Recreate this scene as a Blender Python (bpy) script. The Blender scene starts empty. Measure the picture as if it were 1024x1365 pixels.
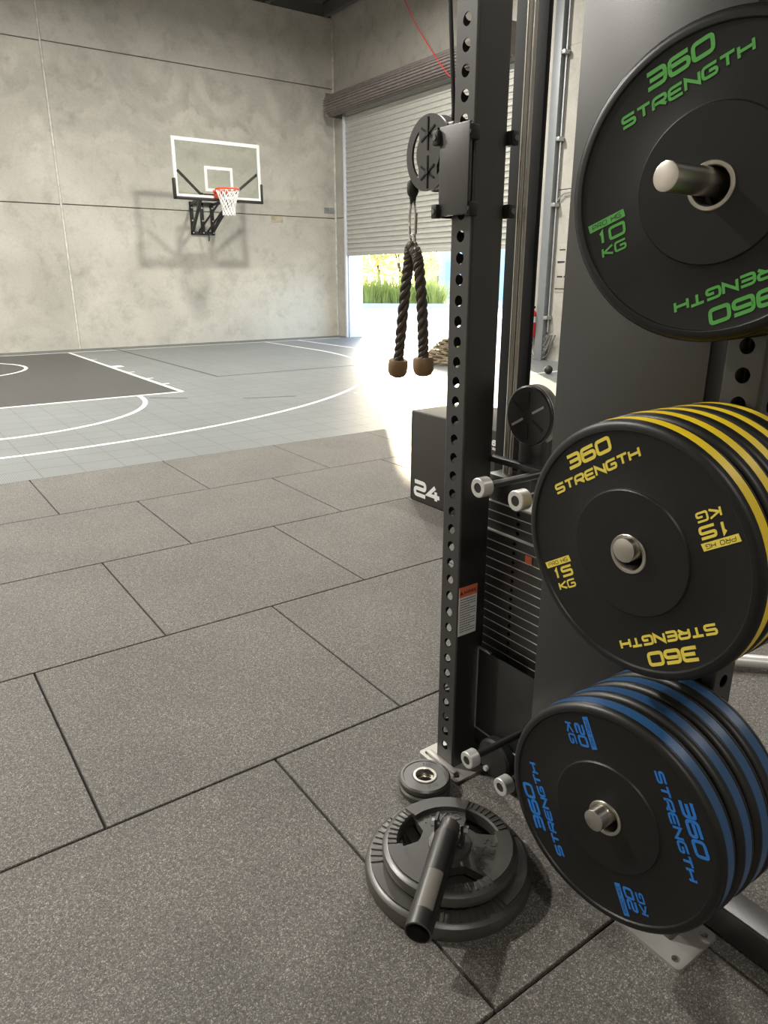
import bpy, bmesh, math, random
from math import sin, cos, pi, radians, sqrt, atan2, hypot
from mathutils import Vector, Matrix

random.seed(7)
SC = bpy.context.scene
COL = SC.collection

# ------------------------------------------------------------------ camera
CAMLOC = Vector((-0.29336, -5.65673, 1.42196))
CR = Vector((0.814711, -0.579867, -0.000159))
CU = Vector((0.181377, 0.254573, 0.949892))
CD = Vector((0.550771, 0.773917, -0.312578))
FPX = 948.23
cam_data = bpy.data.cameras.new('camera')
cam = bpy.data.objects.new('camera', cam_data)
COL.objects.link(cam)
cam_data.sensor_fit = 'VERTICAL'
cam_data.sensor_height = 36.0
cam_data.sensor_width = 27.0
cam_data.lens = 36.0 * FPX / 1365.0
cam_data.clip_start = 0.02
cam_data.clip_end = 400
cam.matrix_world = Matrix((
    (CR.x, CU.x, -CD.x, CAMLOC.x),
    (CR.y, CU.y, -CD.y, CAMLOC.y),
    (CR.z, CU.z, -CD.z, CAMLOC.z),
    (0, 0, 0, 1)))
SC.camera = cam

# ------------------------------------------------------------------ exposure, sky, sun, lamps
SC.view_settings.view_transform = 'Standard'
SC.view_settings.look = 'None'
SC.view_settings.gamma = 1.0
SC.view_settings.use_curve_mapping = False
SC.view_settings.exposure = 0.36

SKY_STRENGTH = 0.9
SUN_STRENGTH = 26.0
LAMP_POWER = 0.80

world = bpy.data.worlds.new('world')
SC.world = world
world.use_nodes = True
wn = world.node_tree
wn.nodes.clear()
sky = wn.nodes.new('ShaderNodeTexSky')
sky.sky_type = 'NISHITA'
sky.sun_disc = False
sky.sun_elevation = radians(20)
sky.sun_rotation = radians(32.5)
sky.air_density = 1.0
sky.dust_density = 1.0
bg = wn.nodes.new('ShaderNodeBackground')
bg.inputs['Strength'].default_value = SKY_STRENGTH
wo = wn.nodes.new('ShaderNodeOutputWorld')
wn.links.new(sky.outputs[0], bg.inputs[0])
wn.links.new(bg.outputs[0], wo.inputs[0])

sun_dir = Vector((-0.538 * cos(radians(8.7)), -0.843 * cos(radians(8.7)), -sin(radians(8.7))))
sd = bpy.data.lights.new('sun', 'SUN')
sd.energy = SUN_STRENGTH
sd.color = (1.0, 0.86, 0.62)
sd.angle = radians(0.6)
sun = bpy.data.objects.new('sun', sd)
COL.objects.link(sun)
sun.rotation_euler = sun_dir.to_track_quat('-Z', 'Y').to_euler()
sun.location = (25, 40, 12)

LAMPS = [  # x, y, z, watts  (round high-bay fittings hung from the roof)
    (6.1, 4.6, 6.5, 500), (0.6, 4.6, 6.5, 520), (-3.0, 0.8, 6.5, 820),
    (4.6, -2.0, 6.5, 240), (7.2, -7.5, 6.5, 110), (-3.6, 6.5, 6.5, 330), (-2.2, -9.0, 6.5, 150)]

# ------------------------------------------------------------------ helpers
def tag(o, label=None, cat=None, group=None, kind=None):
    if label: o['label'] = label
    if cat: o['category'] = cat
    if group: o['group'] = group
    if kind: o['kind'] = kind
    return o


def empty(name, loc=(0, 0, 0), label=None, cat=None, group=None, mat=None):
    o = bpy.data.objects.new(name, None)
    COL.objects.link(o)
    o.empty_display_size = 0.1
    if mat is not None:
        o.matrix_world = mat
    else:
        o.location = loc
    return tag(o, label, cat, group)


def link_bm(name, bm, mat, parent=None, angle=32, kind=None, loc=None):
    """bm is in world space when the parent sits unrotated at loc `parent.location`,
    or in local space when local=True was used by the caller."""
    bmesh.ops.recalc_face_normals(bm, faces=bm.faces)
    me = bpy.data.meshes.new(name)
    bm.to_mesh(me)
    bm.free()
    me.materials.append(mat)
    for p in me.polygons:
        p.use_smooth = True
    me.set_sharp_from_angle(angle=radians(angle))
    o = bpy.data.objects.new(name, me)
    COL.objects.link(o)
    if parent is not None:
        o.parent = parent
    if loc is not None:
        o.location = loc
    if kind:
        o['kind'] = kind
    return o


def shift(bm, v):
    bmesh.ops.translate(bm, verts=bm.verts, vec=Vector(v))
    return bm


def add_box(bm, x0, x1, y0, y1, z0, z1, bev=0.0, seg=2):
    b = bmesh.new()
    bmesh.ops.create_cube(b, size=1.0)
    for v in b.verts:
        v.co = Vector(((x0 + x1) / 2 + v.co.x * (x1 - x0), (y0 + y1) / 2 + v.co.y * (y1 - y0), (z0 + z1) / 2 + v.co.z * (z1 - z0)))
    if bev > 0:
        bmesh.ops.bevel(b, geom=b.edges[:], offset=bev, segments=seg, affect='EDGES', profile=0.5)
    merge(bm, b)
    return bm


def merge(bm, b, M=None):
    if M is not None:
        bmesh.ops.transform(b, matrix=M, verts=b.verts)
    me = bpy.data.meshes.new('tmp')
    b.to_mesh(me)
    b.free()
    bm.from_mesh(me)
    bpy.data.meshes.remove(me)


def box(x0, x1, y0, y1, z0, z1, bev=0.0, seg=2):
    return add_box(bmesh.new(), x0, x1, y0, y1, z0, z1, bev, seg)


def frame_from_axis(d):
    d = Vector(d).normalized()
    a = Vector((0, 0, 1)) if abs(d.z) < 0.9 else Vector((1, 0, 0))
    u = d.cross(a).normalized()
    v = d.cross(u).normalized()
    return d, u, v


def add_lathe(bm, prof, seg=48, M=None, closed=False):
    """prof: list of (r, z) revolved about local Z."""
    b = bmesh.new()
    rings = []
    for r, z in prof:
        if r < 1e-6:
            rings.append([b.verts.new((0, 0, z))])
        else:
            rings.append([b.verts.new((r * cos(2 * pi * i / seg), r * sin(2 * pi * i / seg), z)) for i in range(seg)])
    n = len(rings)
    pairs = [(i, i + 1) for i in range(n - 1)] + ([(n - 1, 0)] if closed else [])
    for i, j in pairs:
        A, B = rings[i], rings[j]
        for k in range(seg):
            k2 = (k + 1) % seg
            if len(A) == 1 and len(B) == 1:
                continue
            if len(A) == 1:
                b.faces.new((A[0], B[k], B[k2]))
            elif len(B) == 1:
                b.faces.new((A[k], A[k2], B[0]))
            else:
                b.faces.new((A[k], A[k2], B[k2], B[k]))
    merge(bm, b, M)
    return bm


def axis_matrix(p, d, up=None):
    d, u, v = frame_from_axis(d)
    if up is not None:
        up = Vector(up)
        v = (up - up.dot(d) * d).normalized()
        u = v.cross(d)
    return Matrix(((u.x, v.x, d.x, p[0]), (u.y, v.y, d.y, p[1]), (u.z, v.z, d.z, p[2]), (0, 0, 0, 1)))


def add_cyl(bm, p0, p1, r, seg=24, bev=0.0, r1=None):
    p0 = Vector(p0); p1 = Vector(p1)
    L = (p1 - p0).length
    r1 = r if r1 is None else r1
    if bev > 0:
        prof = [(0, 0), (r - bev, 0), (r - bev * .3, bev * .3), (r, bev), (r1, L - bev), (r1 - bev * .3, L - bev * .3), (r1 - bev, L), (0, L)]
    else:
        prof = [(0, 0), (r, 0), (r1, L), (0, L)]
    add_lathe(bm, prof, seg, axis_matrix(p0, p1 - p0))
    return bm


def add_pipe(bm, p0, p1, r, ri, seg=32, bev=0.0008):
    p0 = Vector(p0); p1 = Vector(p1)
    L = (p1 - p0).length
    prof = [(ri, 0), (r - bev, 0), (r, bev), (r, L - bev), (r - bev, L), (ri, L)]
    add_lathe(bm, prof, seg, axis_matrix(p0, p1 - p0), closed=True)
    return bm


def add_tube(bm, pts, r, seg=10, closed=False, caps=True):
    pts = [Vector(p) for p in pts]
    n = len(pts)
    rr = r if isinstance(r, (list, tuple)) else [r] * n
    b = bmesh.new()
    rings = []
    prev_u = None
    for i in range(n):
        if closed:
            t = pts[(i + 1) % n] - pts[i - 1]
        else:
            t = pts[min(i + 1, n - 1)] - pts[max(i - 1, 0)]
        t.normalize()
        if prev_u is None:
            _, u, v = frame_from_axis(t)
        else:
            u = (prev_u - prev_u.dot(t) * t).normalized()
            v = t.cross(u)
        prev_u = u
        rings.append([b.verts.new(pts[i] + (u * cos(2 * pi * k / seg) + v * sin(2 * pi * k / seg)) * rr[i]) for k in range(seg)])
    rng = range(n) if closed else range(n - 1)
    for i in rng:
        A, B = rings[i], rings[(i + 1) % n]
        for k in range(seg):
            k2 = (k + 1) % seg
            b.faces.new((A[k], A[k2], B[k2], B[k]))
    if caps and not closed:
        b.faces.new(rings[0][::-1])
        b.faces.new(rings[-1])
    merge(bm, b)
    return bm


def add_bar(bm, p0, p1, w, h, up=(0, 0, 1), bev=0.0):
    """rectangular bar between two points; w across, h along up"""
    p0 = Vector(p0); p1 = Vector(p1)
    L = (p1 - p0).length
    b = box(-w / 2, w / 2, -h / 2, h / 2, 0, L, bev)
    merge(bm, b, axis_matrix(p0, p1 - p0, up))
    return bm


def add_prism(bm, poly, z0, z1, M=None, holes=()):
    """polygon with holes (lists of 2D points) extruded along local Z"""
    b = bmesh.new()
    loops = [poly] + list(holes)
    edges = []
    for lp in loops:
        vs = [b.verts.new((x, y, z0)) for x, y in lp]
        for i in range(len(vs)):
            edges.append(b.edges.new((vs[i], vs[(i + 1) % len(vs)])))
    bmesh.ops.triangle_fill(b, use_beauty=True, use_dissolve=False, edges=edges)
    bmesh.ops.recalc_face_normals(b, faces=b.faces)
    ret = bmesh.ops.extrude_face_region(b, geom=b.faces[:])
    vs = [e for e in ret['geom'] if isinstance(e, bmesh.types.BMVert)]
    bmesh.ops.translate(b, verts=vs, vec=(0, 0, z1 - z0))
    bmesh.ops.recalc_face_normals(b, faces=b.faces)
    merge(bm, b, M)
    return bm


def circle(r, n=32, cx=0, cy=0, a0=0, a1=2 * pi, full=True):
    m = n if full else n - 1
    return [(cx + r * cos(a0 + (a1 - a0) * i / m), cy + r * sin(a0 + (a1 - a0) * i / m)) for i in range(n)]


def rounded_rect(w, h, r, n=5):
    pts = []
    for cx, cy, a in ((w / 2 - r, h / 2 - r, 0), (-w / 2 + r, h / 2 - r, pi / 2), (-w / 2 + r, -h / 2 + r, pi), (w / 2 - r, -h / 2 + r, 1.5 * pi)):
        for i in range(n + 1):
            t = a + pi / 2 * i / n
            pts.append((cx + r * cos(t), cy + r * sin(t)))
    return pts


# ------------------------------------------------------------------ stroke lettering
def G(ch, w):
    c = {
        '3': [[(0.02, 1), (w, 1), (w, 0), (0.02, 0)], [(0.16, .5), (w, .5)]],
        '6': [[(w, 1), (0, 1), (0, 0), (w, 0), (w, .56), (0, .56)]],
        '0': [[(0, 0), (0, 1), (w, 1), (w, 0), 'c']],
        'O': [[(0, 0), (0, 1), (w, 1), (w, 0), 'c']],
        'S': [[(w, 1), (0, 1), (0, .5), (w, .5), (w, 0), (0, 0)]],
        'T': [[(0, 1), (w, 1)], [(w / 2, 1), (w / 2, 0)]],
        'R': [[(0, 0), (0, 1), (w, 1), (w, .42), (0, .42)], [(w * .5, .42), (w, 0)]],
        'E': [[(w, 1), (0, 1), (0, 0), (w, 0)], [(0, .5), (w * .92, .5)]],
        'N': [[(0, 0), (0, 1), (w, 0), (w, 1)]],
        'G': [[(w, 1), (0, 1), (0, 0), (w, 0), (w, .5), (w * .45, .5)]],
        'H': [[(0, 0), (0, 1)], [(w, 0), (w, 1)], [(0, .5), (w, .5)]],
        'P': [[(0, 0), (0, 1), (w, 1), (w, .42), (0, .42)]],
        'K': [[(0, 0), (0, 1)], [(w, 1), (w * .12, .5), (w, 0)]],
        '1': [[(0, .8), (w * .35, 1), (w * .35, 0)]],
        '5': [[(w, 1), (0, 1), (0, .55), (w, .55), (w, 0), (0, 0)]],
        '2': [[(0, 1), (w, 1), (w, .5), (0, .5), (0, 0), (w, 0)]],
        '4': [[(w * .66, 1), (0, .30), (w * 1.05, .30)], [(w * .72, .68), (w * .72, 0)]],
        'L': [[(0, 1), (0, 0), (w, 0)]],
        'B': [[(0, 0), (0, 1), (w * .9, 1), (w * .9, .52), (0, .52)], [(w * .9, .52), (w, .5), (w, 0), (0, 0)]],
        'W': [[(0, 1), (w * .25, 0), (w * .5, .8), (w * .75, 0), (w, 1)]],
        'A': [[(0, 0), (w * .5, 1), (w, 0)], [(w * .2, .35), (w * .8, .35)]],
        'I': [[(0, 0), (0, 1)]],
    }
    return c[ch]


def round_poly(pts, rad, closed):
    out = []
    n = len(pts)
    for i in range(n):
        P = Vector(pts[i])
        if not closed and i in (0, n - 1):
            out.append(P)
            continue
        A = Vector(pts[i - 1]); B = Vector(pts[(i + 1) % n])
        a = (A - P); b_ = (B - P)
        ang = a.angle(b_)
        if ang < radians(60):
            out.append(P)
            continue
        r = min(rad, a.length * .48, b_.length * .48)
        p1 = P + a.normalized() * r; p2 = P + b_.normalized() * r
        for k in range(4):
            t = k / 3
            out.append(p1 * (1 - t) ** 2 + P * 2 * t * (1 - t) + p2 * t * t)
    return out


def add_stroke(bm, pts, s, depth, xf, closed=False):
    """pts 2D (already in glyph units), s stroke width in glyph units, xf maps (x,y,z)->Vector"""
    n = len(pts)
    L, R = [], []
    for i in range(n):
        P = pts[i]
        if closed or 0 < i < n - 1:
            d1 = (P - pts[i - 1]).normalized()
            d2 = (pts[(i + 1) % n] - P).normalized()
            n1 = Vector((-d1.y, d1.x)); n2 = Vector((-d2.y, d2.x))
            m = (n1 + n2)
            if m.length < 1e-4:
                m = n1
            m.normalize()
            k = 1 / max(0.38, m.dot(n1))
            off = m * (s / 2 * k)
        else:
            d = (pts[1] - pts[0]) if i == 0 else (pts[-1] - pts[-2])
            d.normalize()
            off = Vector((-d.y, d.x)) * (s / 2)
        L.append(P + off); R.append(P - off)
    vt = [(bm.verts.new(xf(L[i].x, L[i].y, depth)), bm.verts.new(xf(R[i].x, R[i].y, depth)),
           bm.verts.new(xf(L[i].x, L[i].y, 0)), bm.verts.new(xf(R[i].x, R[i].y, 0))) for i in range(n)]
    for i in (range(n) if closed else range(n - 1)):
        a, b_ = vt[i], vt[(i + 1) % n]
        bm.faces.new((a[0], a[1], b_[1], b_[0]))
        bm.faces.new((a[2], a[0], b_[0], b_[2]))
        bm.faces.new((a[1], a[3], b_[3], b_[1]))
        bm.faces.new((a[3], a[2], b_[2], b_[3]))
    if not closed:
        for a in (vt[0], vt[-1]):
            bm.faces.new((a[0], a[1], a[3], a[2]))


def add_text(bm, text, h, total, stroke, M, wr=0.95, shear=0.18, depth=0.0006, rad=0.28, gapr=0.42):
    """text centred on local origin baseline 0..h, `total` wide; stroke in metres"""
    ws = []
    for ch in text:
        ws.append(0.45 if ch == '1' else 0.0 if ch == 'I' else 0.5 if ch == ' ' else wr)
    gap = gapr
    tw = sum(ws) + gap * (len(text) - 1)
    s = stroke / h
    sx = (total - stroke) / tw
    hh = h - stroke
    x = -tw / 2
    for ch, w in zip(text, ws):
        if ch != ' ':
            for si, pl in enumerate(G(ch, w)):
                closed = pl[-1] == 'c'
                pl = pl[:-1] if closed else pl
                P = [Vector((((x + px) * sx), stroke / 2 + py * hh)) for px, py in pl]
                P = round_poly(P, rad * h, closed)
                add_stroke(bm, P, stroke, depth * (1 + .22 * si), lambda a, b_, c: M @ Vector((a + shear * (b_ - h / 2), b_, c)), closed)
        x += w + gap
    return bm


# ------------------------------------------------------------------ materials
def new_mat(name):
    m = bpy.data.materials.new(name)
    m.use_nodes = True
    nt = m.node_tree
    b = nt.nodes['Principled BSDF']
    return m, nt, b


def simple(name, col, rough=0.5, metal=0.0, bump=0.0, bscale=200.0, var=0.0, spec=0.5, coat=0.0, trans=0.0):
    m, nt, b = new_mat(name)
    b.inputs['Base Color'].default_value = (*col, 1)
    b.inputs['Roughness'].default_value = rough
    b.inputs['Metallic'].default_value = metal
    b.inputs['Specular IOR Level'].default_value = spec
    b.inputs['Coat Weight'].default_value = coat
    tc = nt.nodes.new('ShaderNodeTexCoord')
    nz = nt.nodes.new('ShaderNodeTexNoise')
    nz.inputs['Scale'].default_value = bscale
    nz.inputs['Detail'].default_value = 3
    nt.links.new(tc.outputs['Object'], nz.inputs['Vector'])
    if bump > 0:
        bp = nt.nodes.new('ShaderNodeBump')
        bp.inputs['Strength'].default_value = bump
        bp.inputs['Distance'].default_value = 0.002
        nt.links.new(nz.outputs['Fac'], bp.inputs['Height'])
        nt.links.new(bp.outputs[0], b.inputs['Normal'])
    nz2 = nt.nodes.new('ShaderNodeTexNoise')
    nz2.inputs['Scale'].default_value = 9
    nz2.inputs['Detail'].default_value = 4
    nt.links.new(tc.outputs['Object'], nz2.inputs['Vector'])
    rp = nt.nodes.new('ShaderNodeValToRGB')
    v = max(var, 0.04)
    rp.color_ramp.elements[0].position = .3
    rp.color_ramp.elements[1].position = .7
    rp.color_ramp.elements[0].color = (*[c * (1 - v) for c in col], 1)
    rp.color_ramp.elements[1].color = (*[min(1, c * (1 + v)) for c in col], 1)
    nt.links.new(nz2.outputs['Fac'], rp.inputs[0])
    nt.links.new(rp.outputs[0], b.inputs['Base Color'])
    return m


def N(nt, t, **kw):
    n = nt.nodes.new(t)
    for k, v in kw.items():
        setattr(n, k, v)
    return n


def math_(nt, op, a, b=None, c=None):
    n = nt.nodes.new('ShaderNodeMath')
    n.operation = op
    for i, x in enumerate((a, b, c)):
        if x is None:
            continue
        if isinstance(x, (int, float)):
            n.inputs[i].default_value = x
        else:
            nt.links.new(x, n.inputs[i])
    return n.outputs[0]


def ramp(nt, fac, stops):
    r = nt.nodes.new('ShaderNodeValToRGB')
    els = r.color_ramp.elements
    while len(els) < len(stops):
        els.new(0.5)
    for e, (p, c) in zip(els, stops):
        e.position = p
        e.color = (*c, 1) if len(c) == 3 else c
    nt.links.new(fac, r.inputs[0])
    return r.outputs[0]


def mixc(nt, fac, a, b, blend='MIX'):
    n = nt.nodes.new('ShaderNodeMix')
    n.data_type = 'RGBA'
    n.blend_type = blend
    if isinstance(fac, (int, float)):
        n.inputs[0].default_value = fac
    else:
        nt.links.new(fac, n.inputs[0])
    for i, x in ((6, a), (7, b)):
        if isinstance(x, tuple):
            n.inputs[i].default_value = (*x, 1)
        else:
            nt.links.new(x, n.inputs[i])
    return n.outputs[2]


def noise(nt, vec, scale, detail=4, rough=0.55, dist=0.0):
    n = nt.nodes.new('ShaderNodeTexNoise')
    n.inputs['Scale'].default_value = scale
    n.inputs['Detail'].default_value = detail
    n.inputs['Roughness'].default_value = rough
    n.inputs['Distortion'].default_value = dist
    nt.links.new(vec, n.inputs['Vector'])
    return n.outputs['Fac']


def bump_(nt, h, b, strength, dist):
    n = nt.nodes.new('ShaderNodeBump')
    n.inputs['Strength'].default_value = strength
    n.inputs['Distance'].default_value = dist
    nt.links.new(h, n.inputs['Height'])
    nt.links.new(n.outputs[0], b.inputs['Normal'])


def concrete_mat(name, base, swirl=True):
    m, nt, b = new_mat(name)
    tc = nt.nodes.new('ShaderNodeTexCoord')
    P = tc.outputs['Object']
    n1 = noise(nt, P, 0.55, 6, .6, .6)
    n2 = noise(nt, P, 3.2, 8, .65, .3)
    n3 = noise(nt, P, 28, 5, .7)
    hi = tuple(min(1, c * 1.16) for c in base)
    lo = tuple(c * 0.78 for c in base)
    c1 = ramp(nt, n1, [(.3, lo), (.5, base), (.72, hi)])
    c2 = ramp(nt, n2, [(.28, (.74, .73, .70)), (.5, (1, 1, 1)), (.8, (1.0, .99, .96))])
    c = mixc(nt, .8, c1, c2, 'MULTIPLY')
    c3 = ramp(nt, n3, [(.3, (.86, .86, .85)), (.55, (1, 1, 1))])
    c = mixc(nt, .7, c, c3, 'MULTIPLY')
    if swirl:  # trowel fans left in the cast face of the panel
        sx = nt.nodes.new('ShaderNodeSeparateXYZ')
        nt.links.new(P, sx.inputs[0])
        cell = math_(nt, 'FRACT', math_(nt, 'DIVIDE', sx.outputs[0], 1.55))
        dx = math_(nt, 'MULTIPLY', math_(nt, 'SUBTRACT', cell, .5), 1.55)
        dz = math_(nt, 'SUBTRACT', sx.outputs[2], 5.35)
        wob = math_(nt, 'MULTIPLY', math_(nt, 'SUBTRACT', n2, .5), .55)
        d = math_(nt, 'ADD', math_(nt, 'SQRT', math_(nt, 'ADD', math_(nt, 'MULTIPLY', dx, dx), math_(nt, 'MULTIPLY', dz, dz))), wob)
        ring = math_(nt, 'SINE', math_(nt, 'MULTIPLY', d, 15.0))
        zmask = ramp(nt, sx.outputs[2], [(0, (0, 0, 0)), (1, (1, 1, 1))])
        mr = nt.nodes.new('ShaderNodeMapRange')
        mr.inputs[1].default_value = 3.2; mr.inputs[2].default_value = 4.6
        nt.links.new(sx.outputs[2], mr.inputs[0])
        mr2 = nt.nodes.new('ShaderNodeMapRange')
        mr2.inputs[1].default_value = 5.6; mr2.inputs[2].default_value = 5.2
        nt.links.new(sx.outputs[2], mr2.inputs[0])
        patch = ramp(nt, n1, [(.36, (.15, .15, .15)), (.52, (1, 1, 1))])
        amt = math_(nt, 'MULTIPLY', math_(nt, 'MULTIPLY', mr.outputs[0], mr2.outputs[0]), math_(nt, 'MULTIPLY', patch, .42))
        rc = ramp(nt, math_(nt, 'MULTIPLY_ADD', ring, .5, .5), [(.25, (.80, .80, .79)), (.8, (1.12, 1.12, 1.11))])
        c = mixc(nt, amt, c, mixc(nt, 1.0, c, rc, 'MULTIPLY'))
    nt.links.new(c, b.inputs['Base Color'])
    b.inputs['Roughness'].default_value = .62
    b.inputs['Specular IOR Level'].default_value = .35
    bump_(nt, n3, b, .12, .01)
    return m


def rubber_tile_mat():
    m, nt, b = new_mat('rubber_granule_tile')
    tc = nt.nodes.new('ShaderNodeTexCoord')
    P = tc.outputs['Object']
    v = nt.nodes.new('ShaderNodeTexVoronoi')
    v.inputs['Scale'].default_value = 400
    nt.links.new(P, v.inputs['Vector'])
    sp = nt.nodes.new('ShaderNodeSeparateColor')
    nt.links.new(v.outputs['Color'], sp.inputs[0])
    g = ramp(nt, sp.outputs[0], [(.0, (.066, .062, .0565)), (.5, (.116, .1095, .100)), (.86, (.172, .163, .149)), (.97, (.31, .295, .27))])
    n1 = noise(nt, P, 1.6, 4, .6)
    big = ramp(nt, n1, [(.3, (.86, .86, .86)), (.7, (1.08, 1.07, 1.05))])
    n2 = noise(nt, P, 90, 2, .5)
    mid = ramp(nt, n2, [(.3, (.78, .78, .78)), (.7, (1.15, 1.15, 1.15))])
    c = mixc(nt, 1.0, mixc(nt, 1.0, g, big, 'MULTIPLY'), mid, 'MULTIPLY')
    nt.links.new(c, b.inputs['Base Color'])
    b.inputs['Roughness'].default_value = .72
    b.inputs['Specular IOR Level'].default_value = .4
    bump_(nt, sp.outputs[0], b, .35, .002)
    return m


def court_mat(name, base):
    m, nt, b = new_mat(name)
    tc = nt.nodes.new('ShaderNodeTexCoord')
    sx = nt.nodes.new('ShaderNodeSeparateXYZ')
    nt.links.new(tc.outputs['Object'], sx.inputs[0])
    X, Y = sx.outputs[0], sx.outputs[1]

    def line(e, pitch, w):
        f = math_(nt, 'FRACT', math_(nt, 'DIVIDE', e, pitch))
        d = math_(nt, 'ABSOLUTE', math_(nt, 'SUBTRACT', f, .5))
        return math_(nt, 'GREATER_THAN', d, .5 - w / pitch / 2)
    ln = math_(nt, 'MAXIMUM', line(X, .3048, .008), line(Y, .3048, .009))
    g1 = math_(nt, 'SINE', math_(nt, 'MULTIPLY', math_(nt, 'ADD', X, Y), 2 * pi / .0305))
    g2 = math_(nt, 'SINE', math_(nt, 'MULTIPLY', math_(nt, 'SUBTRACT', X, Y), 2 * pi / .0305))
    gg = math_(nt, 'MULTIPLY_ADD', math_(nt, 'MULTIPLY', g1, g2), .5, .5)
    hole = ramp(nt, gg, [(.25, (.52, .52, .52)), (.6, (1.08, 1.08, 1.08))])
    c = mixc(nt, 1.0, base, hole, 'MULTIPLY')
    n1 = noise(nt, tc.outputs['Object'], 1.2, 5, .6)
    c = mixc(nt, 1.0, c, ramp(nt, n1, [(.3, (.9, .9, .9)), (.7, (1.06, 1.06, 1.06))]), 'MULTIPLY')
    c = mixc(nt, math_(nt, 'MULTIPLY', ln, .75), c, tuple(x * .25 for x in base))
    nt.links.new(c, b.inputs['Base Color'])
    b.inputs['Roughness'].default_value = .42
    b.inputs['Specular IOR Level'].default_value = .5
    bump_(nt, gg, b, .5, .002)
    return m


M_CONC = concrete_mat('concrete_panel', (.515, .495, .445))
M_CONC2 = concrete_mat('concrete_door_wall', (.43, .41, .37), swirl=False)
M_CAULK = simple('joint_caulk', (.60, .59, .54), .7, var=.2)
M_JOINT = simple('dark_joint', (.17, .16, .145), .9)
M_RUB = rubber_tile_mat()
M_SUB = simple('floor_gap', (.012, .012, .012), .9)
M_COURT = court_mat('court_tile_grey', (.205, .22, .222))
M_KEY = court_mat('court_tile_charcoal', (.062, .062, .062))
M_BORDER = court_mat('court_border', (.14, .152, .146))
M_WHITE = simple('white_line_paint', (.80, .80, .78), .5)
M_DARKLINE = simple('dark_line_paint', (.07, .07, .075), .6)
M_BLACK = simple('black_powder_coat', (.016, .0152, .014), .38, bump=.10, bscale=700, spec=1.0)
M_BLACK2 = simple('black_sheet_metal', (.011, .0105, .0095), .36, bump=.08, bscale=500, spec=1.0)
M_DARK = simple('dark_channel_black', (.006, .006, .0058), .6, spec=.25)
M_BLACK3 = simple('matt_black_plastic', (.014, .014, .013), .5, bump=.05)
M_RUBBER = simple('black_bumper_rubber', (.0062, .0062, .0056), .42, bump=.06, bscale=350)
M_RUBHUB = simple('black_hub_rubber', (.0056, .0056, .0052), .38, bump=.05, bscale=350)
M_IRON = simple('grey_coated_plate', (.045, .043, .037), .38, spec=1.0, bump=.12, bscale=260)
M_STEEL = simple('brushed_steel', (.60, .57, .52), .30, 1.0, bump=.03, bscale=300)
M_CHROME = simple('chrome', (.74, .73, .71), .16, 1.0)
M_ALU = simple('silver_end_cap', (.62, .61, .59), .40, .45, bump=.05)
M_EDGE = simple('bright_machined_edge', (.62, .61, .58), .45, .3)
M_BASEPL = simple('satin_base_plate', (.40, .385, .36), .45, .55, bump=.1, bscale=200)
M_GREEN = simple('green_lettering', (.105, .42, .085), .5)
M_YELLOW = simple('yellow_lettering', (.84, .68, .10), .5)
M_BLUE = simple('blue_lettering', (.022, .17, .55), .45)
M_YBAND = simple('yellow_rubber_band', (.86, .62, .02), .42, var=.06)
M_BBAND = simple('blue_rubber_band', (.022, .080, .20), .36, var=.08)
M_GBAND = simple('green_rubber_band', (.10, .30, .05), .42, var=.06)
M_LWHITE = simple('white_print', (.74, .73, .72), .5)
M_ORANGE = simple('orange_red_print', (.75, .16, .07), .5)
M_INK = simple('dark_ink', (.03, .03, .03), .6)
M_FOAM = simple('black_vinyl_box', (.030, .028, .025), .52, bump=.08, bscale=300)
M_ROPE = simple('dark_brown_rope', (.060, .045, .032), .55, bump=.5, bscale=180, var=.2)
M_STOP = simple('glare_browned_rubber', (.22, .135, .062), .45)  # dark rubber, with lens glare put into its lighter brown
M_ORIM = simple('orange_rim_paint', (.75, .085, .035), .4)
M_NET = simple('white_net_cord', (.82, .82, .80), .8)
M_DOOR = simple('roller_door_cream', (.42, .42, .385), .45, .0)
M_DRUM = simple('roller_drum_brown', (.19, .165, .155), .45, .0, var=.15)
M_JAMB = simple('white_blue_jamb_paint', (.66, .68, .74), .5)
M_GALV = simple('galvanised_steel', (.42, .44, .45), .4, .7, var=.15)
M_DGALV = simple('dull_purlin_steel', (.16, .155, .145), .5, .5)
M_RED = simple('red_paint', (.62, .03, .03), .4)
M_CREAM = simple('cream_door_frame', (.62, .59, .48), .5)
M_DOORLEAF = simple('grey_door_leaf', (.30, .32, .33), .5)
M_CABLE = simple('black_cable', (.012, .012, .012), .5)
M_YARD = simple('yard_concrete', (.60, .59, .56), .8, bump=.2, bscale=30, var=.12)
M_KERB = simple('kerb_concrete', (.60, .57, .52), .8, var=.1)
M_BLDG = simple('pale_blue_cladding', (.44, .57, .68), .6)
M_BLDG2 = simple('tan_cladding', (.55, .42, .20), .7)
M_BLDGD = simple('blue_grey_door', (.30, .43, .54), .5)
M_BARK = simple('bark', (.11, .08, .05), .9, bump=.5, bscale=20)


def leaf_mat(name, col, col2):
    m, nt, b = new_mat(name)
    tc = nt.nodes.new('ShaderNodeTexCoord')
    n1 = noise(nt, tc.outputs['Object'], 2.5, 3)
    c = ramp(nt, n1, [(.3, col), (.7, col2)])
    nt.links.new(c, b.inputs['Base Color'])
    b.inputs['Roughness'].default_value = .6
    tr = nt.nodes.new('ShaderNodeBsdfTranslucent')
    nt.links.new(c, tr.inputs['Color'])
    mx = nt.nodes.new('ShaderNodeMixShader')
    mx.inputs[0].default_value = .5
    out = nt.nodes['Material Output']
    nt.links.new(b.outputs[0], mx.inputs[1])
    nt.links.new(tr.outputs[0], mx.inputs[2])
    nt.links.new(mx.outputs[0], out.inputs[0])
    return m


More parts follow.
